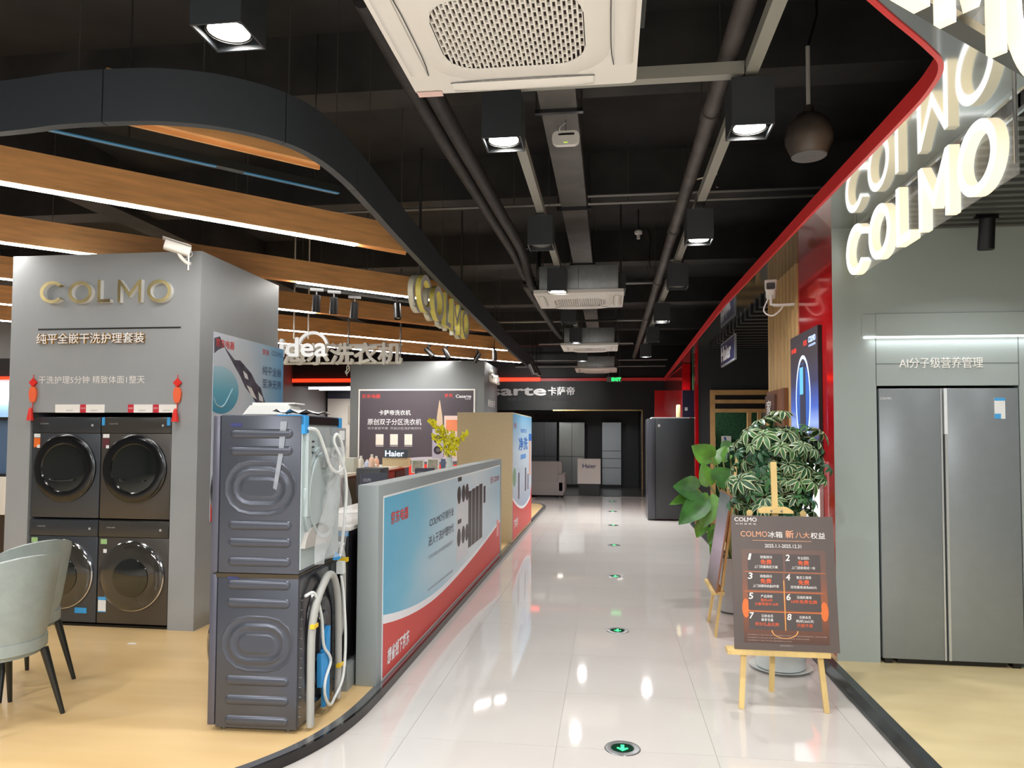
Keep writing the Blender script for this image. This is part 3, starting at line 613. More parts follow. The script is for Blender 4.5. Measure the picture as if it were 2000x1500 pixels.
# packing on top of the stack
zt_ = zl+HL+HU
t = thing('packing_tray', 'white foam packing tray lying on top of the stacked dryer', 'packaging', (-1.95, 4.08, zt_+.001), rad(3), local=True)
foam = mat('white_foam', (232, 232, 226), .6)
bm = BM(); box(bm, -.14, .14, -.11, .11, 0, .07)
for v in bm.verts:
    if v.co.z > .05: v.co.x *= .82; v.co.y *= .8; v.co.x += .02
bmesh.ops.bevel(bm, geom=bm.edges[:], offset=.01, segments=2, affect='EDGES'); mk('tray', bm, foam, t, smooth=30)
bx('lid_panel', -.09, .16, -.07, .09, .07, .078, white, t)
bm = BM(); rows = []
for i in range(7): rows.append([bm.verts.new((-1.78+.025*i, 3.72+.09*j, zt_+.009+.012*(1+math.sin(i*1.9+j*2.3)))) for j in range(6)])
for p, q in zip(rows, rows[1:]):
    for i in range(5): bm.faces.new((p[i], p[i+1], q[i+1], q[i]))
tag(mk('foam_sheet', bm, foam, smooth=True), 'crumpled white foam wrapping sheet on top of the stacked dryer', 'packaging')
# ---------------------------------------------------------------- armchairs at the left edge
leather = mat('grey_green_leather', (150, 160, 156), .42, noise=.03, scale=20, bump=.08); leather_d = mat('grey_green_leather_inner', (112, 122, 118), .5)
legm = mat('black_chair_leg', (30, 34, 34), .35)
def tub_chair(label, loc, rz):
    t = thing('armchair', label, 'chair', loc, rz, 'armchairs at the left edge', local=True)
    bm = BM(); n = 17; rows = []
    for k, (zz, sc, hin) in enumerate(((.40, .82, 0), (.46, .90, 0), (.58, .96, 0), (.72, 1.02, 0), (.88, 1.08, 0))):
        ro = []
        for i in range(n):
            a = rad(-115+230*i/(n-1)); top = .90-.30*abs(a/rad(115))**2.2
            z_ = .40+(top-.40)*k/4; R = .265*sc
            ro.append((R*math.sin(a), -R*math.cos(a)*1.0, z_))
        rows.append(ro)
    vo = [[bm.verts.new(p) for p in r] for r in rows]; vi = [[bm.verts.new((p[0]*.88, p[1]*.86, p[2])) for p in r] for r in rows]
    for vv in (vo, vi):
        for p, q in zip(vv, vv[1:]):
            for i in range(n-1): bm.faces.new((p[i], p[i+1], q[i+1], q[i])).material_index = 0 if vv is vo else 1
    for i in range(n-1): bm.faces.new((vo[-1][i], vo[-1][i+1], vi[-1][i+1], vi[-1][i])); bm.faces.new((vo[0][i], vo[0][i+1], vi[0][i+1], vi[0][i]))
    for i in (0, n-1):
        for k in range(4): bm.faces.new((vo[k][i], vo[k+1][i], vi[k+1][i], vi[k][i]))
    mk('backrest', bm, [leather, leather_d], t, smooth=50)
    bm = BM(); prism(bm, disc_pts(0, .02, .245, .25, 28), FZ, .36, .47); bmesh.ops.bevel(bm, geom=[e for e in bm.edges if abs(e.verts[0].co.z-e.verts[1].co.z) < 1e-5], offset=.025, segments=3, affect='EDGES'); mk('seat', bm, leather, t, smooth=40)
    for sx, sy in ((-1, -1), (1, -1), (-1, 1), (1, 1)): tb('leg', [(sx*.16, sy*.15, .37), (sx*.23, sy*.22, 0)], [.022, .012], legm, t, 10)
    return t
tub_chair('grey leather armchair nearest the camera at the left edge', (-3.27, 3.62, PLAT), rad(75))
tub_chair('grey leather armchair standing behind the nearest armchair, in front of the kiosk', (-3.62, 4.15, PLAT), rad(75))
# ================================================================ low partition with a printed panel
fp = FX(-1.42); y0 = fp.px(737, 1200)[0]; y1 = fp.px(979, 1000)[0]; zp = fp.px(860, 922)[1]
pt = thing('display_partition', 'low grey partition along the aisle framing a blue and red printed panel', 'partition', (-1.5, y0, PLAT))
pgrey = mat('partition_grey', (146, 154, 154), .42)
bx('panel_body', -1.555, -1.42, y0, y1, PLAT, zp, pgrey, pt, bev=.004)
a0, b1_ = fp.px(750, 964); a1 = fp.px(976, 915)[0]; b0_ = fp.px(743, 1328)[1]
b1_ = (b1_+fp.px(976, 914)[1])/2
frect('print', (a0, b0_, a1, b1_), fp, ramp_mat('print_sky', [(0, (92, 174, 208)), (.14, (112, 186, 214)), (.36, (190, 214, 224)), (.62, (216, 226, 230)), (1, (176, 206, 220))], 'Y', wob=.35), pt, 0, .004)
bm = BM(); prism(bm, rectp((a0-.012, b0_-.012, a1+.012, b1_+.012)), fp, 0, .002); mk('print_border', bm, white, pt)
def clampp(pts): return [(min(max(a, a0), a1), min(max(b, b0_), b1_)) for a, b in pts]
wv = [fp.px(*p) for p in ((742, 1228), (770, 1216), (800, 1198), (840, 1170), (870, 1140), (900, 1105), (930, 1070), (955, 1042), (976, 1022))]
L = a1-a0
def wave(t): return b0_+(b1_-b0_)*(.17+.13*((.32-t)/.32)**2 if t < .32 else .17+.19*((t-.32)/.68)**1.6)
N = 24
up_ = [(a0+L*i/N, wave(i/N)) for i in range(N+1)]
flat('red_wave_print', [(a0, b0_), (a1, b0_)]+up_[::-1], fp, mat('print_red', (208, 66, 58), .4), pt, .004, .006)
flat('white_wave_print', up_+[(a, b+.055-.03*(i/N)) for i, (a, b) in enumerate(up_)][::-1], fp, inkw, pt, .004, .0055)
txt('print_text', '京东电器', fp, (fp.px(762, 1010)[0], fp.px(762, 1025)[1], fp.px(796, 1010)[0], fp.px(762, 1000)[1]), redm, pt, .0066, bold=.014)
txt('print_text', 'COLMO引领行业', fp, (fp.px(838, 1015)[0], fp.px(838, 1030)[1], fp.px(885, 1000)[0], fp.px(838, 1012)[1]), inkd, pt, .0066)
txt('print_text', '进入干洗护理时代', fp, (fp.px(836, 1015)[0], fp.px(836, 1068)[1], fp.px(885, 1000)[0], fp.px(836, 1048)[1]), inkd, pt, .0066)
txt('print_text', '干洗护理5分钟 精致体面1整天', fp, (fp.px(836, 1015)[0], fp.px(836, 1094)[1], fp.px(884, 1000)[0], fp.px(836, 1085)[1]), mat('ink_soft', (150, 160, 170), .5), pt, .0066)
txt('print_text', '想省钱下京东', fp, (fp.px(755, 1200)[0], fp.px(755, 1298)[1], fp.px(797, 1200)[0], fp.px(755, 1268)[1]), inkw, pt, .0076, bold=.03, shear=.15)
txt('print_text', '京东 COLMO', fp, (fp.px(957, 930)[0], fp.px(970, 940)[1], fp.px(974, 930)[0], fp.px(970, 927)[1]), mat('ink_rose', (180, 70, 80), .5), pt, .0066)
def q(x): return fp.px(x, 1000)[0]
prd = mat('print_machine_dark', (70, 64, 64), .4); prw = mat('print_machine_pale', (214, 216, 220), .4)
zt1, zb1 = fp.px(892, 975)[1], fp.px(892, 1098)[1]
frect('machine_print', (q(891), zb1, q(913), zt1), fp, prw, pt, .004, .0058)
for i in range(4):
    x0, x1 = q(914+i*7), q(920+i*7); frect('machine_print', (x0, zb1+.05-.0*i, x1, zt1+.03+.01*i), fp, prd, pt, .004, .006)
frect('machine_print', (q(943.5), zb1+.42, q(947), zt1+.02), fp, prd, pt, .004, .006)
for zc in (zb1+.22, zb1+.62):
    frect('panel_print', (q(893), zc+.13, q(900), zc+.17), fp, prd, pt, .0058, .0064)
    for xx in (895.5, 904, 911): flat('door_print', disc_pts(q(xx), zc, .085, .085, 20), fp, prd, pt, .0058, .0064)
flat('shadow_print', [(q(836), fp.px(836, 1150)[1]), (q(884), fp.px(884, 1112)[1]), (q(884), fp.px(884, 1115)[1]), (q(836), fp.px(836, 1153)[1])], fp, mat('ink_soft', (150, 160, 170), .5), pt, .004, .006)
frect('notice_print', (q(969), b0_+.25, q(973), b0_+.45), fp, mat('print_pink', (226, 150, 146), .4), pt, .006, .0072)
# ---------------------------------------------------------------- row of laundry machines behind the partition
pl = tag(bx('display_plinth', -2.08, -1.57, 4.34, 7.75, PLAT, .20, pgrey), 'low grey plinth under the row of machines behind the partition', 'plinth')
for i in range(5):
    m_ = machine('front_load_washer', ('black washer nearest the stack on the grey plinth, hose down its side', 'second black washer behind the low partition', 'third black washer behind the low partition', 'fourth black washer behind the low partition', 'farthest black washer behind the low partition')[i], (-2.05, 4.72+.64*i, .20), .6, .80, .45, MATS['black_steel'], False, -PI/2, group='black washers on the plinth')
    if i == 0:
        fs_ = Fr((.3, 0, 0), Y_, Z_)
        tb('drain_hose', [fs_.P(*p) for p in curve([(.36, .74, .02), (.42, .68, .03), (.43, .5, .03), (.43, .3, .03), (.42, .22, .03), (.40, .14, .02)], 5)], .018, hg, m_, 10)
        tb('hose_stub', [fs_.P(.28, .735, .012), fs_.P(.43, .725, .03)], .010, wc, m_, 8); frect('tape_strip', (.36, .77, .45, .80), fs_, tape, m_, .0, .012); frect('side_label', (.33, .15, .38, .66), fs_, mat('deep_blue_panel', (20, 48, 92), .4), m_, 0, .006); frect('cable_tie', (.40, .62, .46, .645), fs_, yel, m_, .02, .055)
wt = tag(bx('worktop', -2.07, -1.585, 4.40, 7.75, 1.003, 1.03, mat('pale_worktop', (214, 210, 204), .4), bev=.004), 'pale worktop lying over the row of black washers', 'worktop')
def board(name, label, x, y, z0, w_, h_, rz, lines, group=None):
    t = thing(name, label, 'price board', (x, y, z0), rz, group, local=True)
    bx('board', -w_/2, w_/2, -.004, .004, .012, h_, mat('slate_board', (84, 84, 96), .4), t); bx('stand_foot', -w_/2, w_/2, -.03, .03, 0, .012, mat('clear_acrylic', (220, 226, 228), .1, alpha=.5), t)
    f = Fr((0, -.004, 0), X_, Z_)
    for i, s_ in enumerate(lines): txt('print_text', s_, f, (-w_*.4, h_*(.78-.17*i), w_*(.2 if i else -.1), h_*(.86-.17*i)), mat('board_ink', (206, 208, 214), .5), t, .001)
board('price_board', 'slate price board standing at the near end of the pale worktop', -1.75, 5.35, 1.03, .2, .28, rad(35), ['COLMO', '洗烘套装', '干洗护理', '精致体面'])
board('price_board', 'slate price board farther along the pale worktop', -1.75, 6.9, 1.03, .2, .25, rad(35), ['COLMO', '洗衣机', '护理'])
tag(bx('display_box', -2.22, -2.0, 6.30, 6.55, 1.03, 1.30, mat('charcoal_box', (66, 68, 72), .5), bev=.004), 'charcoal display box on the pale worktop', 'box')
bm = BM(); prism(bm, [(-1.98, 5.05), (-1.80, 5.15), (-1.86, 5.38), (-2.02, 5.30)], FZ, 1.031, 1.036); tag(mk('leaflet', bm, white), 'white leaflet lying on the pale worktop', 'paper')
# ---------------------------------------------------------------- beige divider with an aisle poster
dv = thing('divider_box', 'tall beige divider beyond the low partition with a poster on its aisle side', 'divider', (-1.78, 11.8, PLAT))
bei = mat('beige_board', (206, 186, 148), .5, noise=.02, scale=40)
bx('divider_body', -2.2, -1.385, 10.55, 13.15, PLAT, 1.925, bei, dv, bev=.003)
fv_ = FX(-1.385); r = (10.57, .09, 13.12, 1.91); frect('print', r, fv_, ramp_mat('divider_sky', [(0, (120, 150, 190)), (.35, (196, 206, 218)), (.7, (206, 222, 234)), (1, (120, 182, 220))], 'Z'), dv, 0, .004)
flat('red_wave_print', [(10.57, .09), (13.12, .09), (13.12, .72)]+[(13.12-2.55*i/12, .42+.30*(abs(i/12-.42)*1.55)**2) for i in range(1, 13)], fv_, MATS['print_red'], dv, .004, .006)
flat('white_wave_print', [(13.12-2.55*i/12, .42+.30*(abs(i/12-.42)*1.55)**2) for i in range(0, 13)]+[(13.12-2.55*i/12, .46+.30*(abs(i/12-.42)*1.55)**2) for i in range(0, 13)][::-1], fv_, inkw, dv, .004, .0055)
txt('print_text', '净洗', fv_, (11.25, 1.36, 12.45, 1.56), mat('ink_bright_blue', (40, 110, 190), .5), dv, .007, bold=.02); txt('print_text', '智慧生活', fv_, (11.5, 1.64, 12.3, 1.70), MATS['ink_bright_blue'], dv, .007); frect('caption_print', (11.5, 1.22, 12.2, 1.29), fv_, mat('ink_sky', (96, 150, 210), .5), dv, .004, .0062)
txt('print_text', '京东', fv_, (10.65, 1.70, 10.95, 1.78), redm, dv, .007); txt('print_text', '下京东', fv_, (10.68, .24, 11.15, .36), inkw, dv, .008, bold=.03)
for a, w_, z0, z1 in ((11.2, .16, .62, 1.02), (12.1, .18, .68, 1.06), (12.5, .12, .68, .94)): frect('fridge_print', (a, z0, a+w_, z1), fv_, mat('print_fridge', (104, 100, 110), .4), dv, .004, .0065)
flat('leaf_print', disc_pts(10.75, .98, .18, .14, 14), fv_, mat('print_green', (130, 160, 130), .5), dv, .004, .0062); frect('figure_print', (12.72, .9, 13.0, 1.6), fv_, mat('print_skin', (206, 166, 150), .5), dv, .004, .0062); frect('figure_print', (12.66, 1.5, 13.08, 1.62), fv_, MATS['ink_bright_blue'], dv, .0062, .0068)
# ---------------------------------------------------------------- second kiosk with a framed poster
K2 = 14.4; f2 = FY(K2); k2 = thing('display_kiosk', 'far grey kiosk with a white framed dark washer poster under the spotlights', 'kiosk', (-3.8, K2, PLAT))
g2 = mat('kiosk_grey', (118, 122, 124), .45)
bx('kiosk_body', f2.px(684, 760)[0], -2.46, K2, 16.1, PLAT, 3.07, g2, k2, bev=.005)
R2 = f2.rectm(703, 763, 925, 930); frect('poster_frame', (R2[0]-.03, R2[1]-.03, R2[2]+.03, R2[3]+.03), f2, white, k2, 0, .03)
po2 = frect('poster_print', R2, f2, ramp_mat('poster_plum', [(0, (74, 66, 76)), (.6, (86, 78, 86)), (1, (70, 64, 72))], 'X'), k2, .03, .034)
T = .036
def t2(s_, x0, ya, x1, yb, m, bold=0.0): txt('print_text', s_, f2, tuple(f2.rectm(x0, ya, x1, yb)), m, po2, T, bold=bold)
t2('京东电器', 708, 778, 744, 770, redm, .012); t2('京东', 869, 776, 885, 769, redm, .01); t2('Casarte', 891, 777, 921, 771, inkw, .02); t2('卡萨帝', 908, 781, 920, 778, inkw)
t2('卡萨帝洗衣机', 741, 811, 803, 801, inkw, .012); t2('原创双子分区洗衣机', 719, 830, 824, 818, inkw, .008); t2('双子星智平衡  开启分区洗护新时代', 719, 839, 824, 834, mat('ink_pale', (200, 196, 200), .5))
for x in (735, 763, 791): frect('icon_card', f2.rectm(x, 869, x+15, 848), f2, mat('print_cream', (250, 236, 224), .5), po2, .034, .038); frect('icon_text', f2.rectm(x, 872, x+15, 870.5), f2, MATS['ink_pale'], po2, .034, .037)
flat('pagoda_print', [f2.px(*p) for p in ((850, 868), (854, 815), (859, 782), (860, 782), (865, 815), (868, 868))], f2, mat('print_sand', (196, 172, 146), .5), po2, .034, .0365)
frect('machine_print', f2.rectm(845, 896, 867, 838), f2, mat('print_lilac', (176, 170, 188), .4), po2, .0365, .039)
for yy, rr in ((858, 11), (879, 11)):
    c_ = f2.px(856, yy); flat('door_print', disc_pts(c_[0], c_[1], .085, n=24), f2, mat('print_plum_dark', (52, 48, 56), .3), po2, .039, .041); flat('door_print', disc_pts(c_[0], c_[1], .04, n=20), f2, mat('print_plum', (110, 102, 112), .3), po2, .041, .042)
frect('scene_print', f2.rectm(868, 900, 897, 812), f2, mat('print_blush', (214, 190, 180), .5), po2, .034, .037); frect('scene_print', f2.rectm(872, 842, 896, 820), f2, mat('print_orange', (222, 130, 90), .5), po2, .037, .038)
c_ = f2.px(850, 897); flat('podium_print', disc_pts(c_[0], c_[1], .56, .05, 28), f2, mat('print_lilac_pale', (206, 200, 214), .4), po2, .034, .0385)
c_ = f2.px(855, 905); flat('podium_print', disc_pts(c_[0], c_[1], .58, .05, 28), f2, mat('print_plum', (110, 102, 112), .3), po2, .034, .038)
frect('red_base_print', (f2.px(800, 905)[0], R2[1], R2[2], f2.px(840, 907)[1]), f2, mat('print_bright_red', (236, 60, 48), .4, emit=.25), po2, .034, .043)
f2s = FX(-2.46); txt('sign_letter', 'Casarte', f2s, f2s.rect(954, 744, 971, 731), white, k2, .06, bold=.03, depth=.05); txt('sign_text', '原创双子', f2s, f2s.rect(952, 793, 966, 784), white, k2, .01, bold=.02)
# ---------------------------------------------------------------- counter with small goods
ct = thing('sales_counter', 'long white sales counter with dark red fronts beyond the worktop', 'counter', (-4.2, 11, PLAT))
bx('counter_body', -4.75, -3.72, 9.3, 13.2, PLAT, 1.0, mat('counter_dark_red', (96, 26, 28), .35), ct); bx('counter_top', -4.8, -3.66, 9.25, 13.25, 1.0, 1.04, mat('counter_white', (226, 218, 206), .35), ct, bev=.004)
for i in range(6): bx('front_panel', -3.72, -3.70, 9.35+i*.64, 9.93+i*.64, .1, .96, (MATS['counter_dark_red'], black)[i % 2], ct)
sb = thing('desk_sign', 'dark lit box sign with white lettering on a beige block on the counter', 'sign', (-3.95, 12.6, 1.04))
hx = PY(750, 900, 12.6).x; hx1 = PY(796, 900, 12.6).x
bx('base_block', hx-.03, hx1, 12.6, 12.8, 1.04, 1.19, bei, sb); bx('sign_box', hx, hx1, 12.58, 12.8, 1.19, 1.34, mat('sign_navy', (60, 72, 84), .4), sb)
txt('sign_letter', 'Haier', FY(12.58), (hx+.03, 1.215, hx1-.06, 1.315), mat('letter_lit', (240, 246, 255), emit=.9), sb, .012, bold=.006, depth=.01)
bot = None
for i, (px, yy, hh, c, lb) in enumerate(((705, 11.2, .22, (240, 232, 220), 'cream pump bottle at the left of the counter goods'), (717, 11.6, .15, (196, 206, 232), 'pale blue jar on the sales counter'), (726, 11.4, .24, (250, 214, 190), 'peach detergent bottle in the middle of the counter goods'), (735, 11.8, .2, (246, 190, 160), 'orange detergent bottle beside the beige block'), (744, 11.5, .1, (250, 236, 226), 'small white tub on the sales counter'))):
    p = PY(px, 905, yy); p.x = min(p.x, -3.75); t = thing('bottle', lb, 'bottle', (p.x, yy, 1.04), group='goods on the sales counter', local=True); bm = BM(); lathe(bm, [(.04, 0), (.045, .01), (.045, hh*.65), (.03, hh*.78), (.018, hh*.82)], seg=14); mk('bottle_body', bm, mat('bottle%d' % i, c, .35), t, smooth=40); bm = BM(); lathe(bm, [(.02, hh*.82), (.02, hh), (.01, hh)], seg=12); mk('cap', bm, white, t)
bx_ = tag(bx('goods_box', PY(676, 900, 10.6).x, PY(696, 900, 10.6).x, 10.5, 10.7, 1.04, 1.25, mat('tissue_box', (206, 208, 196), .5), bev=.004), 'pale carton behind the charcoal display box on the counter', 'box')
# orchid
ped = tag(bx('pedestal', -2.5, -1.9, 9.35, 9.9, PLAT, 1.08, mat('white_pedestal', (220, 220, 218), .4), bev=.005), 'white pedestal under the orchid vase', 'pedestal')
vx, vy = -2.10, 9.6
vs_ = thing('orchid_vase', 'white vase with sprays of yellow orchids on the pedestal', 'flowers', (vx, vy, 1.08), local=True)
bm = BM(); lathe(bm, [(.05, 0), (.065, .03), (.05, .12), (.035, .19), (.045, .22)], seg=20); mk('vase', bm, mat('glass_vase', (214, 226, 222), .12, coat=.5), vs_, smooth=40)
stem_m = mat('orchid_stem', (120, 140, 50), .6); yelf = mat('orchid_yellow', (244, 236, 40), .5); fproto = None; random.seed(3)
def flower(p):
    global fproto
    if fproto is None:
        bm = BM()
        for k in range(5):
            t_ = 2*PI*k/5; pts_ = [(.0, 0), (.009, .011), (.0, .024), (-.009, .011)]
            vv = [bm.verts.new(((x*math.cos(t_)-y*math.sin(t_)), .006*math.sin(y*90), (x*math.sin(t_)+y*math.cos(t_)))) for x, y in pts_]; bm.faces.new(vv)
        fproto = mk('flower', bm, yelf, vs_); o = fproto
    else: o = fproto.copy(); COL.objects.link(o); o.parent = vs_
    o.location = p; o.rotation_euler = (random.uniform(-.7, .7), random.uniform(-.6, .6), random.uniform(-1, 1)); s_ = random.uniform(.8, 1.35); o.scale = (s_,)*3
for dx, dy, hh in ((-.26, 0, .72), (-.16, .05, .6), (-.07, -.04, .62), (.02, .03, .55), (.10, -.03, .45), (.22, .02, .56), (-.2, -.08, .5)):
    path = curve([(0, 0, .18), (dx*.25, dy*.4, hh*.55), (dx*.7, dy*.8, hh*.85), (dx, dy, hh)], 8); tb('stem', path, .004, stem_m, vs_, 5)
    for p in path[9:]:
        for _ in range(2): flower(p+V((random.uniform(-.035, .035), random.uniform(-.04, .04), random.uniform(-.03, .03))))
for k in range(18): flower(V((random.uniform(-.07, .08), random.uniform(-.06, .06), random.uniform(.24, .42))))
tag(bx('display_tablet', PY(861, 900, 9.2).x, PY(869, 900, 9.2).x, 9.2, 9.24, 1.0, 1.29, mat('tablet_blue', (96, 112, 140), .4)), 'blue-grey upright display tablet beside the orchid vase', 'display')
tag(bx('tablet_table', -2.34, -1.9, 8.95, 9.3, PLAT, 1.0, white), 'small white table holding the display tablet', 'table')
for k, (px, yy) in enumerate(((816, 8.4), (846, 8.8))):
    p = PY(px, 905, yy); t = thing('poster_stand', ('small framed leaflet stand left of the orchid', 'small framed leaflet stand nearest the orchid vase')[k], 'stand', (p.x, yy, PLAT), local=True); bx('frame', -.075, .075, -.01, .01, 1.1, 1.26, white, t); frect('print', (-.06, 1.115, .06, 1.245), Fr((0, -.01, 0), X_, Z_), mat('leaflet%d' % k, (130, 150, 130), .5, c2=(200, 180, 170), scale=40), t, 0, .002); tb('pole', [(0, 0, .02), (0, 0, 1.1)], .01, steel, t); bx('stand_foot', -.1, .1, -.1, .1, 0, .02, steel, t)
# ================================================================ ceiling services over the aisle
def rrect(w_, h_, r, n=5):
    out = []
    for cx, cy, t0 in ((w_/2-r, h_/2-r, 0), (-w_/2+r, h_/2-r, PI/2), (-w_/2+r, -h_/2+r, PI), (w_/2-r, -h_/2+r, 1.5*PI)):
        out += [(cx+r*math.cos(t0+PI/2*i/n), cy+r*math.sin(t0+PI/2*i/n)) for i in range(n+1)]
    return out
FD = Fr((0, 0, 0), X_, -Y_)      # faces down: a = x, b = -y, c = -z
grille_d = mat('grille_dark', (56, 44, 38), .8)
def ac_unit(label, loc, detail):
    t = thing('ceiling_air_conditioner', label, 'air conditioner', loc, 0, 'ceiling cassette air conditioners', local=True)
    bm = BM(); prism(bm, rrect(.955, .955, .03), FZ, 0, .035)
    mk('panel', bm, ivory, t)
    bm = BM(); o_ = rrect(.74, .74, .2); i_ = rrect(.60, .60, .15)
    vo = [bm.verts.new((a, b, 0)) for a, b in o_]; vi = [bm.verts.new((a, b, -.022)) for a, b in i_]; n = len(vo)
    for k in range(n): bm.faces.new((vo[k], vo[(k+1) % n], vi[(k+1) % n], vi[k]))
    vg = [bm.verts.new((a, b, -.022)) for a, b in rrect(.545, .47, .12)]
    for k in range(n): bm.faces.new((vi[k], vi[(k+1) % n], vg[(k+1) % n], vg[k]))
    mk('front_grille_frame', bm, ivory, t, smooth=30)
    bm = BM(); prism(bm, rrect(.56, .485, .12), FZ, -.008, -.004); mk('filter', bm, grille_d, t)
    nb = 31 if detail else 23; pitch = .545/nb; bm = BM()
    def half(x):
        e = abs(x)-(.2725-.12); return .235 if e <= 0 else .115+math.sqrt(max(0, .12**2-e**2))
    for k in range(nb+1):
        x = -.2725+k*pitch; hh = half(x)
        if hh > .05: box(bm, x-pitch*.2, x+pitch*.2, -hh, hh, -.022, -.008)
        st = .054; m0 = int(hh/st)+1
        for q_ in range(-m0, m0+1):
            y = (q_+(.5 if k % 2 else 0))*st
            if k < nb and abs(y) < half(x+pitch/2)-.004: box(bm, x+pitch*.15, x+pitch*.85, y-.004, y+.004, -.021, -.009)
    tag(mk('grille', bm, ivory, t), kind='stuff')
    for k in range(4):
        bm = BM(); rows = []
        for i in range(9):
            u_ = -.30+.6*i/8; e = .012*(1-(abs(u_)/.30)**4)
            rows.append([bm.verts.new(M.Rotation(PI/2*k, 3, 'Z') @ V((u_, .385+dy_, z_))) for dy_, z_ in ((0, -.004), (.03, -.012-e), (.07, -.006-e*.4), (.075, -.0))])
        for p, q_ in zip(rows, rows[1:]):
            for i in range(3): bm.faces.new((p[i], p[i+1], q_[i+1], q_[i]))
        bm.faces.new(rows[0]); bm.faces.new(rows[-1][::-1]); mk('louvre', bm, ivory, t, smooth=60)
        bm = BM(); pts_ = [M.Rotation(PI/2*k, 3, 'Z') @ V((-.305+.61*i/8, .383-.012*(1-(abs(-.305+.61*i/8)/.305)**4), -.004)) for i in range(9)]; tube(bm, pts_, .002, 5); mk('louvre_gap', bm, dsteel, t)
    bm = BM(); box(bm, -.24, .24, .453, .456, -.002, .003); mk('vent_gap', bm, dsteel, t)
    bx('casing', -.42, .42, -.42, .42, .035, .30, galv, t, bev=.01); bx('control_box', .42, .50, -.25, .2, .08, .26, mat('dark_box', (60, 62, 64), .5), t)
    bx('casing_seam', -.002, .002, -.4215, -.42, .05, .29, dsteel, t)
    for sx in (-1, 1):
        for sy in (-1, 1): tb('hanger_rod', [(sx*.45, sy*.36, .12), (sx*.45, sy*.36, ZC-loc[2])], .006, steel, t, 6)
    return t
rodm = mat('dull_rod', (84, 82, 80), .5, metal=.5)
ACX = -.335
ac1 = ac_unit('large white cassette air conditioner overhead, nearest the camera', (ACX-.03, 2.64, 3.1), True)
ac_unit('white cassette air conditioner hanging mid aisle with a bare metal casing, second from the camera', (ACX+.01, 8.2, 3.1), False)
ac_unit('white cassette air conditioner third from the camera above the aisle', (ACX, 12.75, 3.1), False)
ac_unit('white cassette air conditioner farthest down the aisle', (ACX+.03, 17.25, 3.1), False)
nt_ = ac1; bm = BM(); prism(bm, [(-.47, -.485), (-.36, -.485), (-.36, -.44), (-.47, -.44)], FZ, -.012, -.010); mk('paper_tag', bm, mat('pink_tag', (240, 206, 200), .6), nt_); bpy.data.objects['paper_tag'].location = (0, .93, .006)
# cube downlights
cube_m = mat('cube_grey_paint', (52, 56, 60), .42); lens_on = mat('lens_lit', (255, 250, 240), emit=16); lens_off = mat('lens_off', (120, 120, 116), .2); refl = mat('lamp_reflector', (180, 180, 178), .2, metal=.8)
RAILX = (-.54, .685); ZB = 3.095; POW = 17
def cube_light(label, x, y, z=ZB, s=.20, lit=True, power=None):
    t = thing('cube_downlight', label, 'downlight', (x, y, z), 0, 'cube downlights under the ceiling', local=True); h = s/2
    bm = BM(); o_ = [(-h, -h), (h, -h), (h, h), (-h, h)]; k_ = h-.008
    for z0, z1, r_ in ((0, .235, h), (0, .05, k_)):
        vs = [[bm.verts.new((a*r_/h, b*r_/h, zz)) for a, b in o_] for zz in (z0, z1)]
        for i in range(4): bm.faces.new((vs[0][i], vs[0][(i+1) % 4], vs[1][(i+1) % 4], vs[1][i]))
        if r_ == h: bm.faces.new(vs[1]); lo_ = vs[0]
        else:
            bm.faces.new(vs[1])
            for i in range(4): bm.faces.new((lo_[i], lo_[(i+1) % 4], vs[0][(i+1) % 4], vs[0][i]))
    mk('housing', bm, cube_m, t, flip=False)
    bm = BM(); lathe(bm, [(.085, .02), (.085, .048), (.078, .048), (.078, .024)], (0, 0, 0), 28, cap=False); mk('reflector_ring', bm, refl, t, smooth=30)
    bm = BM(); prism(bm, disc_pts(0, 0, .075, n=28), FZ, .028, .032); mk('lens', bm, lens_on if lit else lens_off, t)
    if y > 14.5: tb('hanger_rod', [(0, 0, .262), (0, 0, ZC-z)], .006, steel, t, 5)
    if lit: l = lamp('downlight_lamp', (0, 0, .02), power or POW*(1 if y < 8 else 2.0 if y < 14 else 4.0), .13, spread=150); l.parent = t
    bx('bracket', -.03, .03, -.03, .03, .235, .262, steel, t)
    return t
def yof(px, py): return PZ(px, py, ZB).y
LL = [(984, 283, 1, 'nearest lit cube downlight on the left rail, below the white air conditioner'), (1058, 484, 0, 'unlit cube downlight second on the left rail'), (1091, 571, 1, 'lit cube downlight on the left rail in front of the second air conditioner'), (1112, 632, 0, 'unlit cube downlight just past the second air conditioner'), (1121, 670, 1, 'lit cube downlight on the left rail in front of the third air conditioner'), (1132, 705, 1, 'farthest lit cube downlight on the left rail')]
RR = [(1482, 258, 1, 'nearest cube downlight on the right rail, warm lens'), (1373, 473, 1, 'lit cube downlight second on the right rail'), (1323, 563, 0, 'unlit cube downlight third on the right rail'), (1296, 629, 1, 'lit cube downlight fourth on the right rail'), (1277, 668, 0, 'unlit cube downlight fifth on the right rail'), (1258, 697, 1, 'farthest lit cube downlight on the right rail')]
for x, rows in zip(RAILX, (LL, RR)):
    for px, py, lit, lb in rows: cube_light(lb, x, yof(px, py), lit=bool(lit))
cube_light('square downlight over the platform at the upper left, off the rails', -1.43, 2.57, 3.1, .2)
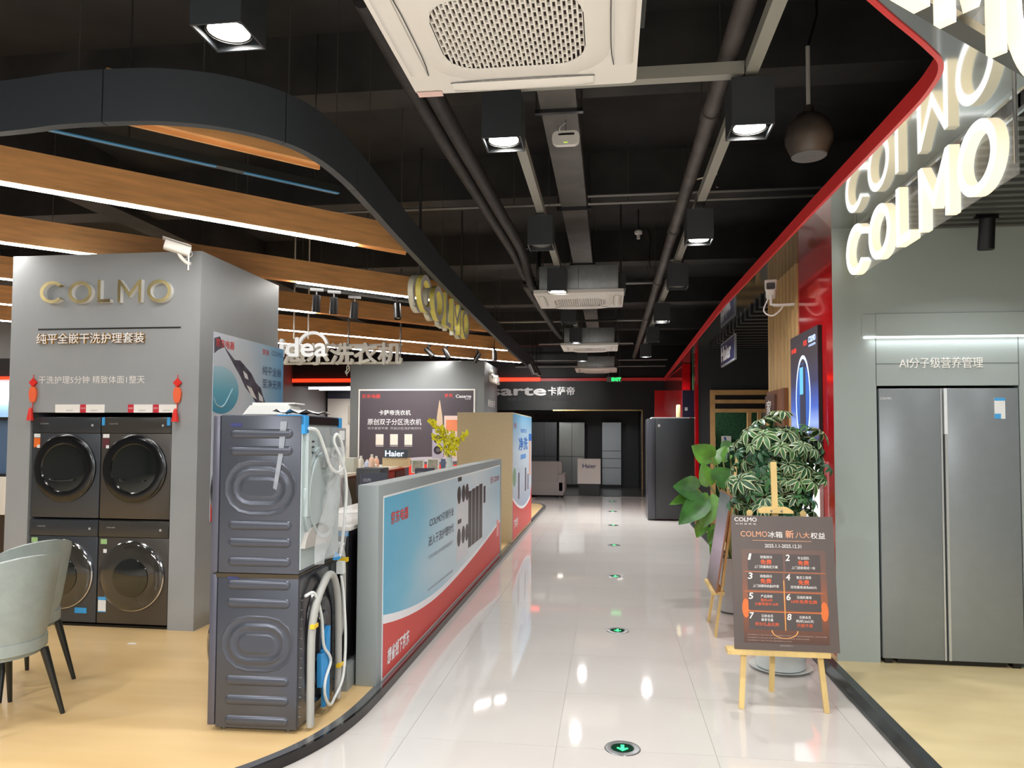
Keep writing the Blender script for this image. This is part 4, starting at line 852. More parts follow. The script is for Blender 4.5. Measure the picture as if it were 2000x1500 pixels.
for k, (x, y) in enumerate(((-2.6, .6), (.685, .9), (-.9, -.9), (1.9, -.9), (-3.6, -1.6), (.3, -3.2), (-5.6, 1.6), (-3.1, 2.15), (-4.4, 2.3))): cube_light(('added fill downlight out of view over the left platform', 'added fill downlight out of view on the right rail', 'added fill downlight behind the camera over the aisle', 'added fill downlight behind the camera over the showroom', 'added fill downlight far behind the camera on the left', 'added fill downlight far behind the camera over the aisle', 'added fill downlight beyond the left edge of the view', 'added fill downlight just above the top left of the view', 'added fill downlight above the left edge of the platform')[k], x, y, power=20 if k < 7 else 17)  # unseen downlights added outside the view to raise the overall brightness
rail_m = mat('rail_grey_paint', (150, 150, 142), .5)
for k, (x, ya, yb) in enumerate(((-.54, 3.5, 14.6), (.685, -.5, 14.6))):
    r_ = thing('light_rail', ('left grey steel channel carrying the cube downlights', 'right grey steel channel carrying the cube downlights')[k], 'rail', (x, ya, 3.36))
    bx('channel', x-.03, x+.03, ya, yb, 3.3585, 3.42, rail_m, r_)
    y = ya+.6
    while y < yb: tb('hanger_rod', [(x+.012, y, 3.42), (x+.012, y, ZC)], .004, rodm, r_, 6); y += 2.3
    for j in range(3): bx('joint_plate', x-.036, x+.036, ya+3.0+j*3.1, ya+3.12+j*3.1, 3.3565, 3.425, steel, r_)
tag(bx('light_rail', -.505, .65, 3.62, 3.68, 3.357, 3.42, rail_m), 'grey steel channel crossing between the two light rails', 'rail')
# tray, ducts and pipes
tr = thing('cable_tray', 'grey metal cable tray running down the middle of the ceiling', 'cable tray', (-.33, 3.4, 3.8))
duct = mat('tray_grey', (92, 90, 88), .5, noise=.15, scale=4)
for ya, yb in ((3.72, 7.05), (7.06, 9.4), (9.41, 12.2), (12.21, 19)): bx('tray_section', -.46, -.215, ya, yb, 3.80, 3.92, duct, tr)
for y in (4.9, 7.05, 9.4, 12.2): bx('tray_hanger', -.50, -.175, y-.02, y+.02, 3.775, 3.80, dsteel, tr); tb('hanger_rod', [(-.49, y, 3.78), (-.49, y, ZC)], .006, steel, tr, 6); tb('hanger_rod', [(-.185, y, 3.78), (-.185, y, ZC)], .006, steel, tr, 6)
insul = mat('black_insulation', (44, 42, 42), .6, noise=.2, scale=12, bump=.5)
z_ = 3.48
rp_ = thing('refrigerant_pipes', 'pair of black insulated pipes feeding the second air conditioner', 'pipe', (-1.06, 3.0, z_))
for k, (dx, rr_) in enumerate(((0, .042), (.105, .05))):
    tb('pipe', curve([(-1.06+dx, 3.0, z_), (-1.06+dx, 4.2, z_), (-1.03+dx, 6.2, z_+.02), (-.99+dx*.95, 7.4, z_-.0), (-.93+dx*.6, 8.0, z_-.12-.06*k), (-.85, 8.25-.14*(1-k), 3.32-.06*k)], 7), rr_, insul, rp_, 10)
tag(tb('refrigerant_pipe', curve([(-.85, 8.6, 3.34), (-1.0, 8.9, 3.44), (-1.05, 9.6, 3.5), (-1.0, 11.4, 3.48), (-.93, 12.3, 3.4), (-.82, 12.7, 3.3)], 6), .05, insul, seg=8), 'black insulated pipe feeding the third air conditioner', 'pipe')
tag(tb('drain_pipe', curve([(-.92, 8.22, 3.30), (-.99, 8.22, 3.5), (-.99, 8.22, 3.66), (-.90, 8.22, 3.72), (-.80, 8.22, 3.68), (-.79, 8.22, 3.55), (-.77, 8.22, 3.45)], 6), .022, blackp, seg=8), 'looped black drain pipe beside the second air conditioner', 'pipe')
pipe_m = mat('pipe_grey_paint', (78, 72, 70), .5, noise=.2, scale=6)
sp_ = thing('sprinkler_pipe', 'long grey sprinkler pipe along the right side of the aisle ceiling', 'pipe', (.592, -1, 3.50))
tb('pipe', [(.592, -1, 3.50), (.592, 18.0, 3.50)], .05, pipe_m, sp_, 12)
for y in (4.4, 6.9, 9.2, 12): tb('coupling', [(.592, y-.06, 3.5), (.592, y+.06, 3.5)], .058, pipe_m, sp_, 12); tb('hanger_rod', [(.592, y+.4, 3.54), (.592, y+.4, ZC)], .004, rodm, sp_, 6)
for y in (5.6, 8.2): tb('sprinkler_drop', [(.62, y, 3.52), (.80, y, 3.56), (.80, y, 3.46)], .012, steel, sp_, 8)
for k, (xa, xb, y, zz) in enumerate(((-4.2, -.46, 6.95, 3.80), (-.2, 2.9, 6.86, 3.84), (-.2, 2.9, 6.90, 3.78), (-.2, .62, 10.2, 3.70), (-2.4, .62, 13.0, 3.62), (-1.5, .5, 15.7, 3.55), (-2.4, 1.4, 18.2, 3.45), (-2.4, 1.4, 18.8, 3.35))):
    t = thing('conduit', ('thin conduit crossing left of the cable tray', 'upper thin conduit crossing right of the cable tray', 'lower thin conduit crossing right of the cable tray', 'cross pipe beyond the second air conditioner', 'cross pipe before the third air conditioner', 'cross pipe beyond the third air conditioner', 'higher cross pipe at the end of the aisle', 'lower cross pipe at the end of the aisle')[k], 'pipe', (xa, y, zz))
    tb('pipe', [(xa, y, zz), (xb, y, zz)], .014 if k < 3 else .022, mat('conduit_grey', (120, 118, 114), .45, metal=.4), t, 8)
    for q_ in (.12, .88): tb('hanger_rod', [(xa+(xb-xa)*q_, y, zz), (xa+(xb-xa)*q_, y, ZC)], .004, rodm, t, 5)
# access point, detector, pendant speaker
p = PY(1087, 250, 5.05); ap = thing('wireless_router', 'white wireless router hanging under the cable tray', 'router', (-.30, 5.05, 3.66), local=True)
bm = BM(); prism(bm, rrect(.19, .10, .04), Fr((0, 0, 0), X_, Z_), -.02, .02); mk('case', bm, white, ap)
bx('port_row', -.05, .06, -.022, -.02, .018, .032, blackp, ap); bx('status_led', -.015, .015, -.0215, -.02, -.035, -.030, mat('led_green', (170, 220, 40), emit=1), ap); tb('cable', curve([(-.04, -.02, .03), (-.04, -.04, .06), (-.02, -.02, .09), (0, 0, .11)], 5), .004, wc, ap, 6); tb('suspension_wire', [(0, 0, .05), (0, 0, .135)], .003, steel, ap, 5)
p = PY(1247, 457, 9.0); dt = thing('smoke_detector', 'small white detector hanging on a black cable from the ceiling', 'detector', (p.x, 9.0, p.z), local=True)
bm = BM(); lathe(bm, [(.02, -.06), (.022, -.01), (.045, 0), (.05, .03), (.03, .05)], seg=16); mk('detector_head', bm, white, dt, smooth=40); tb('cable', curve([(.03, 0, .04), (.1, 0, .06), (.14, 0, -.05), (.13, .05, -.3), (.15, .1, -.4), (.13, .1, ZC-p.z)][:5], 5), .008, blackp, dt, 6); tb('hanger_rod', [(0, 0, .05), (0, 0, ZC-p.z)], .008, blackp, dt, 6)
p = PY(1580, 300, 4.3); sk = thing('pendant_speaker', 'dusty black pendant speaker hanging on a white cord beside the canopy', 'speaker', (p.x, 4.3, p.z), local=True)
bm = BM(); lathe(bm, [(.02, -.02), (.095, -.015), (.10, .0), (.128, .06), (.13, .10), (.115, .165), (.07, .215), (.035, .235), (.03, .265), (.012, .28)], seg=28); mk('housing', bm, mat('speaker_black', (40, 40, 42), .35, c2=(96, 84, 74), scale=3), sk, smooth=50)
bm = BM(); lathe(bm, [(.0958, -.0165), (.09, -.021), (.03, -.023), (.028, -.026), (.005, -.026)], seg=28); mk('speaker_grille', bm, mat('speaker_grille', (90, 92, 94), .5), sk, smooth=30)
tb('cord', [(0, 0, .28), (0, 0, .62)], .012, mat('cord_white', (180, 178, 174), .5), sk, 8); tb('hanger_rod', [(0, 0, .62), (.05, 0, .8), (.05, 0, ZC-p.z)], .008, blackp, sk, 6)
# ================================================================ hanging fascia and oak beams over the left platform
fpts = [(-6.2, 3.42), (-4.2, 3.33), (-3.01, 3.253), (-2.645, 3.211), (-2.3, 3.215), (-2.1, 3.245), (-1.88, 3.335), (-1.68, 3.515), (-1.575, 3.752), (-1.54, 4.119), (-1.55, 4.55), (-1.60, 5.76), (-1.67, 8.1), (-1.72, 11), (-1.75, 13.4), (-1.75, 17.2)]
fs2 = smooth2(fpts, 5)
fa = thing('ceiling_fascia', 'dark curved fascia hanging from the ceiling along the platform edge', 'fascia', (-1.6, 4, 3.1))
fam = mat('fascia_dark_grey', (62, 68, 74), .45)
def ribbon(name, pts, th, z0, z1, m, par):
    bm = BM(); P = [V((x, y, 0)) for x, y in pts]; rows = []
    for i, p in enumerate(P):
        d = (P[min(i+1, len(P)-1)]-P[max(i-1, 0)]).normalized(); n = V((-d.y, d.x, 0))
        rows.append([bm.verts.new((q_.x, q_.y, zz)) for q_, zz in ((p, z0), (p+n*th, z0), (p+n*th, z1), (p, z1))])
    for p, q_ in zip(rows, rows[1:]):
        for e in range(4): bm.faces.new((p[e], p[(e+1) % 4], q_[(e+1) % 4], q_[e]))
    bm.faces.new(rows[0]); bm.faces.new(rows[-1][::-1]); return mk(name, bm, m, par, smooth=35)
cuts = [0, 18, 36, 48, 60, 68, len(fs2)-1]
for a, b in zip(cuts, cuts[1:]):
    seg = fs2[a:b+1]; s0, s1 = V(seg[0]), V(seg[-1])
    seg[-1] = tuple(s1+(V(seg[-2])-s1).normalized()*.006); ribbon('fascia_panel', seg, .05, 3.1, 3.36, fam, fa)
for i in (6, 16, 28, 36, 43, 50, 54, 58, 62, 66, 70): tb('hanger_rod', [(fs2[i][0], fs2[i][1]+.02, 3.34), (fs2[i][0], fs2[i][1]+.02, ZC)], .0035, rodm, fa, 5)
BZ = 3.155
def oak_beam(label, c, xa, xb, lits):
    t = thing('ceiling_beam', label, 'beam', (xa, xa+c, BZ), rad(45), 'oak beams over the platform', local=True); Lb = (xb-xa)*math.sqrt(2)
    bx('beam_side', 0, Lb, -.055, -.035, 0, .22, woodb, t); bx('beam_side', 0, Lb, .035, .055, 0, .22, woodb, t); bx('beam_core', 0, Lb, -.035, .035, .02, .2, woodb, t)
    for a, b in lits:
        a_, b_ = max(0, (a-xa)*math.sqrt(2)), (b-xa)*math.sqrt(2); bx('led_strip', a_, b_, -.034, .034, -.006, .0195, ledm, t)
    k = .5
    while k < Lb: tb('hanger_rod', [(k, 0, .2), (k, 0, ZC-BZ)], .0035, rodm, t, 5); k += 2.2
    return t
oak_beam('short plain oak beam inside the curve of the dark fascia', 5.72, -2.46, -1.66, [])
oak_beam('long lit oak beam nearest the camera on the left', 7.84, -4.6, -1.72, [(-4.6, -2.06)])
oak_beam('second lit oak beam passing behind the kiosk top', 10.32, -6.6, -1.76, [(-6.6, -4.38), (-3.17, -2.05)])
oak_beam('third oak beam, lit only near the kiosk', 12.75, -8.2, -1.80, [(-8.2, -3.75)])
oak_beam('fourth oak beam with a continuous light strip', 15.28, -8.6, -1.84, [(-8.6, -1.88)])
oak_beam('farthest oak beam above the far kiosk', 17.56, -8.6, -1.85, [(-8.6, -1.9)])
trk = mat('track_black', (40, 42, 40), .45)
a, b = PZ(95, 254, 3.27), PZ(660, 378, 3.27); t = thing('lighting_track', 'dark lighting track with a blue film strip inside the fascia curve', 'track', tuple(a))
bm = BM(); d = (b-a).normalized(); n = V((-d.y, d.x, 0)); fz = Fr(a, d, Z_); L_ = (b-a).length
prism(bm, rectp((0, 0, L_, .05)), fz, -.03, .03); mk('track_body', bm, trk, t); bm = BM(); prism(bm, rectp((0, -.006, L_*.52, 0)), fz, .0, .028); mk('blue_film', bm, mat('film_blue', (60, 140, 190), .4), t); bm = BM(); prism(bm, rectp((L_*.62, -.006, L_, 0)), fz, .0, .028); mk('blue_film', bm, MATS['film_blue'], t)
for k in (.4, L_*.62, L_*.9): tb('hanger_rod', [fz.P(k, .05), fz.P(k, ZC-3.27)], .005, steel, t, 5)
# ---------------------------------------------------------------- track spotlights
def spot(label, px, py, z, tilt, rz, s=1.0, lit=False, black_=True, ztop=3.13, rod=False):
    p = PZ(px, py, z); t = thing('track_spotlight', label, 'spotlight', tuple(p), rz, 'track spotlights', local=True)
    R_ = M.Rotation(tilt, 3, 'X'); bm = BM(); lathe(bm, [(.026*s, .075*s), (.036*s, .07*s), (.038*s, -.08*s), (.033*s, -.085*s), (.030*s, -.06*s)], seg=16)
    bmesh.ops.rotate(bm, verts=bm.verts, matrix=R_); mk('spot_body', bm, blackp if black_ else steel, t, smooth=30)
    bm = BM(); prism(bm, disc_pts(0, 0, .030*s, n=16), FZ, -.075*s, -.07*s); bmesh.ops.rotate(bm, verts=bm.verts, matrix=R_); mk('lens', bm, lens_on if lit else refl, t)
    tb('stem', [(0, 0, .03), (0, 0, ztop-z)], .008, blackp, t, 6); (tb('drop_rod', [(0, 0, ztop-z+.03), (0, 0, ZC-z)], .005, blackp, t, 5) if rod else None); bx('adapter', -.07, .07, -.015, .015, ztop-z, ztop-z+.03, blackp, t)
    return t
SPL = ['leftmost black track spotlight behind the kiosk', 'second black track spotlight behind the kiosk', 'third black track spotlight behind the kiosk', 'black track spotlight nearest the yellow hanging letters']
for k, (px, py) in enumerate(((618, 592), (652, 596), (692, 605), (776, 607))): spot(SPL[k], px, py, 2.98, rad((10, 10, 15, -15)[k]), rad(30), 1.15, ztop=3.105)
for k, (px, py) in enumerate(((838, 688), (872, 690), (932, 698), (966, 694))): spot(('leftmost spotlight over the far kiosk', 'second spotlight over the far kiosk', 'third spotlight over the far kiosk', 'silver spotlight at the right over the far kiosk')[k], px, py, 3.03, rad((-40, -25, 30, 0)[k]), rad(90), 1.25, black_=k < 3, rod=True)
for k, (px, py) in enumerate(((1040, 720), (1048, 724))): spot(('left grey spotlight at the far end of the fascia', 'right grey spotlight at the far end of the fascia')[k], px, py, 2.98, rad(-25), rad(90), 1.5, black_=False, rod=True)
spot('black track spotlight under the showroom slats beside the lit letters', 1927, 455, 2.93, rad(8), 0, 1.3, ztop=3.02)
tk = thing('lighting_track', 'black ceiling track behind the kiosk carrying four spotlights', 'track', tuple(PZ(600, 570, 3.13)))
a, b = PZ(575, 560, 3.14), PZ(800, 592, 3.14); d = (b-a); fz = Fr(a, d, Z_); bm = BM(); prism(bm, rectp((0, 0, d.length, .04)), fz, -.02, .02); mk('track_body', bm, trk, tk)
for k in (.3, d.length*.6): tb('hanger_rod', [fz.P(k, .04), fz.P(k, ZC-3.14)], .005, steel, tk, 5)
for k, x in enumerate((-4.6, -3.9, -3.2)):
    lamp('kiosk_spot_lamp', (x, 13.35, 3.0), 2.6, .08, rot=(rad(38), 0, 0), spread=100)
# ================================================================ hanging signs on the left
fh = FX(-1.78); yellow = mat('letter_yellow_side', (232, 220, 116), .4); ltw = mat('letter_pearl', (216, 218, 214), .35)
hs = thing('hanging_sign', 'row of large letters with yellow edges hanging under the dark fascia', 'sign', (-1.74, 7.6, 2.7))
A0, A1 = fh.px(812, 560)[0], fh.px(909, 620)[0]
colmo(fh, (A0, 2.765, A1, 3.12), .15, ltw, hs, 0, .05, yellow); colmo(fh, (A0, 2.765, A1, 3.12), .15, ltw, hs, -.075, -.025, mat('letter_pearl_side', (224, 222, 200), .4), name='backing_letter')
for y in (A0+.2, A1-.18): tb('hanger_rod', [(-1.795, y, 2.83), (-1.795, y, ZC)], .014, steel, hs, 8)
bx('letter_rail', -1.805, -1.785, A0, A1, 2.79, 2.82, mat('clear_rail', (200, 204, 204), .2, alpha=.5), hs)
MY = 9.5; fm = FY(MY); ms = thing('hanging_sign', 'white hanging sign with rounded latin letters under a ring arc', 'sign', (-4.0, MY, 2.5))
wl = mat('letter_white', (226, 230, 234), .45, emit=.10)
txt('sign_letter', 'Midea', fm, fm.rectm(506, 697, 641, 661), wl, ms, .06, bold=.022, depth=.05, side=wside)
bm = BM(); c_ = fm.px(613, 680); ringp(bm, c_[0], c_[1], .225, .185, fm, .0, .05, 24, rad(15), rad(165)); mk('ring_arc', bm, wl, ms)
for x in (575, 603): tb('hanger_rod', [fm.P(*fm.px(x, 662), .02), fm.P(fm.px(x, 662)[0], ZC, .02)], .01, white, ms, 6)
HY = 10.0; fh2 = FY(HY); hs2 = thing('hanging_sign', 'pale hanging sign of thick chinese characters behind the rounded latin letters', 'sign', (-3.6, HY, 2.4))
pearl = mat('letter_grey_white', (234, 234, 228), .5)
txt('sign_letter', '海尔洗衣机', fh2, fh2.rectm(556, 712, 786, 671), pearl, hs2, .06, bold=.026, depth=.05, side=wside)
for y in (674, 709): r_ = fh2.rectm(556, y+2, 785, y-2); frect('sign_rail', r_, fh2, pearl, hs2, -.04, -.01)
for x in (679, 781): a_, b_ = fh2.px(x, 710); tb('hanger_rod', [fh2.P(a_, b_, -.02), fh2.P(a_, ZC, -.02)], .012, steel, hs2, 8)
a_, b_ = fh2.px(679, 712); tb('cable_loop', [fh2.P(a_+x_, b_+z2, 0) for x_, z2 in [(p.x, p.y) for p in curve([(0, 0, 0), (.03, -.04, 0), (-.03, -.10, 0), (-.01, -.13, 0), (.03, -.07, 0), (-.01, -.02, 0), (-.01, -.16, 0)], 5)]], .006, wc, hs2, 6)
# ================================================================ security cameras
def cctv(label, loc, rz, arm):
    t = thing('security_camera', label, 'camera', loc, rz, local=True)
    bm = BM(); prism(bm, rrect(.085, .075, .02), Fr((0, 0, .09), X_, Z_), 0, -.19); bmesh.ops.rotate(bm, verts=bm.verts, matrix=M.Rotation(rad(-14), 3, 'X'), cent=(0, .08, .09)); mk('camera_body', bm, ivory, t, smooth=30)
    bm = BM(); prism(bm, rrect(.07, .06, .012), Fr((0, 0, .09), X_, Z_), .0, .004); bmesh.ops.rotate(bm, verts=bm.verts, matrix=M.Rotation(rad(-14), 3, 'X'), cent=(0, .08, .09)); mk('lens_window', bm, mat('camera_glass', (90, 92, 94), .15), t)
    bm = BM(); prism(bm, [(-.05, 0), (.05, 0), (.045, .008), (-.045, .008)], Fr((0, -.025, .13), X_, Z_), 0, -.21); bmesh.ops.rotate(bm, verts=bm.verts, matrix=M.Rotation(rad(-14), 3, 'X'), cent=(0, .08, .09)); mk('sun_shield', bm, ivory, t)
    tb('bracket_arm', arm, .014, ivory, t, 8)
    return t
c1_ = cctv('white bullet camera on the top right corner of the grey kiosk', (-3.42, K-.02, kz-.06+.03), rad(-58), curve([(0, .1, .06), (0, .12, .02), (.01, .16, -.02), (.02, .19, -.03)], 4)); c1_.location = (-3.43, K-.20, kz-.10)
bx('mount_plate', -.035+.03, .035+.03, .17, .18, -.09, .03, ivory, c1_); tb('cable', curve([(-.03, .19, .09), (-.08, .2, .06), (-.05, .15, .02), (0, .13, .02)], 5), .004, ivory, c1_, 6)
p = PY(1503, 565, 6.55); c2_ = cctv('white bullet camera on a bracket from the red wall', (p.x, 6.5, p.z-.09), rad(-12), [(0, .1, .05), (0, .12, -.03), (.06, .12, -.04)])
bx('bracket', .02, RX-p.x-.02, .08, .14, -.05, -.035, ivory, c2_); tb('cable', curve([(-.02, .12, .03), (-.06, .12, -.08), (0, .12, -.13), (.06, .12, -.1), (.10, .12, -.05)], 5), .007, ivory, c2_, 6)
# ================================================================ floor markers and exit sign
grn = mat('arrow_green_lit', (40, 240, 120), emit=1.6); gdk = mat('marker_glass', (10, 50, 34), .1)
for k, y in enumerate((3.883, 6.18, 8.53, 10.93, 13.34, 15.74, 18.1)):
    t = thing('floor_exit_marker', 'round steel floor marker with a green arrow, ' + ('nearest the camera', 'second from the camera', 'third from the camera', 'fourth from the camera', 'fifth from the camera', 'sixth from the camera', 'farthest down the aisle')[k], 'floor marker', (.065, y, .001), 0, 'round floor exit markers', local=True)
    bm = BM(); lathe(bm, [(.092, 0), (.09, .003), (.085, .004), (.060, .004), (.058, .003), (.058, 0)], seg=36); mk('steel_ring', bm, steel, t, smooth=20); bm = BM(); prism(bm, disc_pts(0, 0, .058, n=32), FZ, 0, .0025); mk('glass_disc', bm, gdk, t)
    flat('arrow', [(-.009, .038), (.009, .038), (.009, -.006), (.024, .006), (.03, -.006), (0, -.038), (-.03, -.006), (-.024, .006), (-.009, -.006)], FZ, grn, t, .0025, .0035)
fe = FY(20.0); r_ = fe.rectm(1185, 746, 1214, 736); es = thing('exit_sign', 'small hanging exit sign with a glowing green half at the end of the aisle', 'sign', ((r_[0]+r_[2])/2, 20.0, r_[1]))
frect('sign_case', r_, fe, mat('exit_case', (150, 160, 150), .4), es, -.04, 0); m_ = (r_[0]*.66+r_[2]*.34); txt('sign_text', 'EXIT', fe, (m_, r_[1]+.03, r_[2]-.02, r_[3]-.03), mat('exit_green', (30, 230, 100), emit=2.5), es, .004, bold=.05)
for x in (r_[0]+.05, r_[2]-.05): tb('hanger_rod', [(x, 20.02, r_[3]), (x, 20.02, ZC)], .006, steel, es, 5)
# fill panels added behind the camera, unseen, to brighten surfaces facing it
for k, (x, y) in enumerate(((-3.2, -2.6), (-.2, -4.6), (2.4, -2.9))):
    t = thing('fill_light_panel', ('added fill light panel behind the camera on the left', 'added fill light panel far behind the camera', 'added fill light panel behind the camera on the right')[k], 'light panel', (x, y, 3.4), local=True); bx('panel_frame', -.95, .95, -.35, .35, .0, .06, white, t)
    bx('diffuser', -.9, .9, -.3, .3, -.008, 0, mat('panel_diffuser', (255, 252, 246), emit=4), t); tb('hanger_rod', [(0, 0, .06), (0, 0, ZC-3.4)], .008, steel, t, 5)
    l = lamp('fill_panel_lamp', (0, 0, -.02), 260, 1.8, shape='RECTANGLE', size_y=.6, spread=180); l.parent = t
# ================================================================ built-in fridge
t = thing('refrigerator', 'grey side by side refrigerator built into the sage grey wall', 'refrigerator', ((aL+aR)/2, G+.3, PLAT))
fm_ = mat('slate_fridge_steel', (134, 140, 143), .32, metal=.25, noise=.012, scale=12); fr_ = FY(G-.012)
xa, xb = aL+.012, aR-.012; xm0, xm1 = fr_.px(1838, 800)[0], fr_.px(1848, 800)[0]
bx('body', xa, xb, G+.05, G+.7, PLAT+.03, 1.935, mat('fridge_shell', (60, 62, 64), .5), t)
dl = bx('door', xa, xm0-.006, G-.012, G+.05, PLAT+.035, 1.935, fm_, t, bev=.003); dr = bx('door', xm1+.004, xb, G-.012, G+.05, PLAT+.035, 1.935, fm_, t, bev=.003)
hm = mat('handle_silver', (196, 200, 200), .3, metal=.5)
bx('handle', xm0-.006, xm0+.006, G-.016, G+.02, PLAT+.035, 1.935, hm, dl)
bx('handle', xm1-.016, xm1+.004, G-.020, G+.02, 1.62, 1.935, mat('handle_pale', (224, 228, 232), .35), dr); bx('handle', xm1-.012, xm1+.004, G-.016, G+.02, PLAT+.035, 1.62, hm, dr)
txt('print_text', 'COLMO', fr_, fr_.rectm(1719, 780, 1741, 776), inkw, dl, .001)
r = fr_.rectm(1942, 818, 1963, 777); frect('energy_label', r, fr_, lab_w, dr, .0, .002); frect('energy_label', (r[0], r[3]-.02, r[2], r[3]), fr_, lab_b, dr, .002, .0028); frect('energy_label', (r[0], r[1], r[0]+.04, r[1]+.035), fr_, lab_b, dr, .002, .0028)
for x in (xa+.04, xb-.04): bx('foot', x-.025, x+.025, G+.0, G+.05, PLAT, PLAT+.035, blackp, t)
bx('kick_grille', xa+.1, xb-.1, G+.01, G+.03, PLAT+.002, PLAT+.03, blackp, t)
# ================================================================ lit letters over the showroom
litf = mat('letter_lit_face', (255, 255, 252), emit=1.7); lits = mat('letter_lit_side', (255, 240, 205), emit=.72)
clear = mat('acrylic_sheet', (235, 240, 242), .05, alpha=.14)
f1 = FXn(1.69); s1 = thing('illuminated_sign', 'row of glowing white letters hanging from the mirror canopy above the fridge wall', 'sign', (1.69, 4.4, 2.65))
A0, A1 = f1.px(1668, 480)[0], f1.px(1972, 310)[0]
colmo(f1, (A0, 2.69, A1, 3.025), .145, litf, s1, 0, .05, lits); frect('acrylic_panel', (A0+.005, 2.70, A1+.06, 3.065), f1, clear, s1, -.008, -.002)
for a in (A0+.02, A1+.04): tb('hanger_rod', [f1.P(a, 2.75, -.005), f1.P(a, 3.07, -.005)], .008, steel, s1, 6)
p0, p1 = V((.75, 1.89, 0)), V((1.35, 2.40, 0)); u_ = (p1-p0).normalized(); f2_ = Fr(p0, u_, Z_)
s2 = thing('illuminated_sign', 'glowing white letters on a clear panel at the near corner of the canopy', 'sign', (1.05, 2.15, 2.7))
colmo(f2_, (-.9, 2.66, .80, 3.02), .09, litf, s2, -.02, .02, lits); frect('acrylic_panel', (-1.0, 2.74, .88, 3.065), f2_, clear, s2, -.045, -.04); bm = BM(); prism(bm, rectp((-1.0, 2.715, .9, 2.742)), f2_, -.07, -.02); mk('bottom_rail', bm, steel, s2)
for a in (-.8, .84): tb('hanger_rod', [f2_.P(a, 2.75, -.045), f2_.P(a, 3.07, -.045)], .007, steel, s2, 6)
# ================================================================ lightbox posters on the red wall
fr2 = FXn(RX); r = (fr2.px(1552, 700)[0], 1.42, fr2.px(1606, 700)[0], 2.44)
lb_ = thing('lightbox_poster', 'tall dark lightbox poster with a glowing blue ring on the red wall', 'lightbox', (RX, -r[0], 1.42))
bx('case', RX-.03, RX-.002, -r[2], -r[0], 1.42, 2.44, black, lb_); fl_ = FXn(RX-.03)
frect('print', r, fl_, ramp_mat('print_night', [(0, (40, 40, 52)), (.16, (56, 58, 90)), (.28, (150, 176, 235)), (.40, (70, 100, 190)), (.6, (46, 52, 84)), (.8, (50, 46, 54)), (1, (52, 46, 52))], 'Z', emit=.5), lb_, 0, .003)
glow = mat('print_glow_blue', (190, 214, 255), emit=1.3); cxr = (r[0]+r[2])/2-.02
bm = BM(); ringp(bm, cxr, 1.90, .31, .285, fl_, .003, .0045, 40, sy=1.15, sx=.72); mk('ring_print', bm, glow, lb_)
bm = BM(); prism(bm, disc_pts(cxr, 1.88, .20, .31, 30), fl_, .003, .0038); mk('ring_fill_print', bm, mat('print_mid_blue', (44, 88, 170), emit=.6), lb_)
frect('fridge_print', (cxr-.085, 1.60, cxr+.085, 2.18), fl_, mat('print_fridge_navy', (46, 48, 70), emit=.45), lb_, .0045, .006); frect('fridge_print', (cxr-.085, 1.94, cxr+.02, 2.16), fl_, mat('print_cyan', (96, 176, 235), emit=.7), lb_, .006, .007)
txt('print_text', '京东电器', fl_, (r[0]+.04, 2.30, r[0]+.20, 2.34), mat('lit_red_ink', (255, 70, 50), emit=.6), lb_, .005, bold=.012); txt('print_text', '京东', fl_, (cxr+.03, 2.325, cxr+.14, 2.37), MATS['lit_red_ink'], lb_, .005, bold=.01); txt('print_text', 'COLMO', fl_, (r[2]-.25, 2.335, r[2]-.05, 2.38), glow, lb_, .005, bold=.02); txt('print_text', 'AI科技家电', fl_, (r[2]-.25, 2.30, r[2]-.05, 2.32), glow, lb_, .005)
txt('print_text', '至净养鲜 平嵌', fl_, (r[0]+.08, 1.54, r[2]-.1, 1.58), glow, lb_, .005)
r3 = (r[0]+.0, .62, r[2], 1.41); lb2 = thing('lightbox_poster', 'white and orange lightbox poster below the dark one, behind the leafy plant', 'lightbox', (RX, -r[0], .62))
bx('case', RX-.03, RX-.002, -r3[2], -r3[0], .62, 1.41, white, lb2); frect('print', r3, fl_, ramp_mat('print_white_orange', [(0, (255, 80, 30)), (.28, (255, 96, 40)), (.36, (250, 250, 250)), (1, (252, 252, 252))], 'Z', emit=1.0, wob=.18), lb2, 0, .003)
for a in (.52, .60): frect('appliance_print', (r3[0]+a, 1.08, r3[0]+a+.045, 1.30), fl_, mat('print_steel_blue', (70, 120, 160), emit=.5), lb2, .003, .0045)
txt('print_text', '换新', fl_, (r3[0]+.1, .68, r3[0]+.34, .78), glow, lb2, .005, bold=.02)
# carved sign on the slats
r = (fr2.px(1508, 800)[0], 1.40, fr2.px(1543, 800)[0], 2.03); cs = thing('hanging_sign', 'carved brown timber sign with a gold crescent on the oak slats', 'sign', (RX-.03, -r[0], 1.4)); fc = FXn(RX-.05)
frect('board', r, fc, mat('walnut_board', (122, 74, 42), .5, noise=.12, scale=6, stretch=(1, 1, .2)), cs, -.035, 0); frect('panel', (r[0]+.02, 1.42, r[0]+.42, 1.99), fc, mat('dark_walnut', (84, 52, 36), .5, noise=.2, scale=8), cs, 0, .02)
bm = BM(); ringp(bm, r[0]+.22, 1.78, .15, .11, fc, .02, .03, 16, rad(200), rad(345), sy=.6); mk('crescent', bm, mat('crescent_gold', (206, 170, 80), .4), cs)
txt('carving', '家', fc, (r[0]+.12, 1.80, r[0]+.32, 1.94), ivory, cs, .026, bold=.02); txt('carving', '和', fc, (r[0]+.14, 1.50, r[0]+.34, 1.66), ivory, cs, .026, bold=.02)
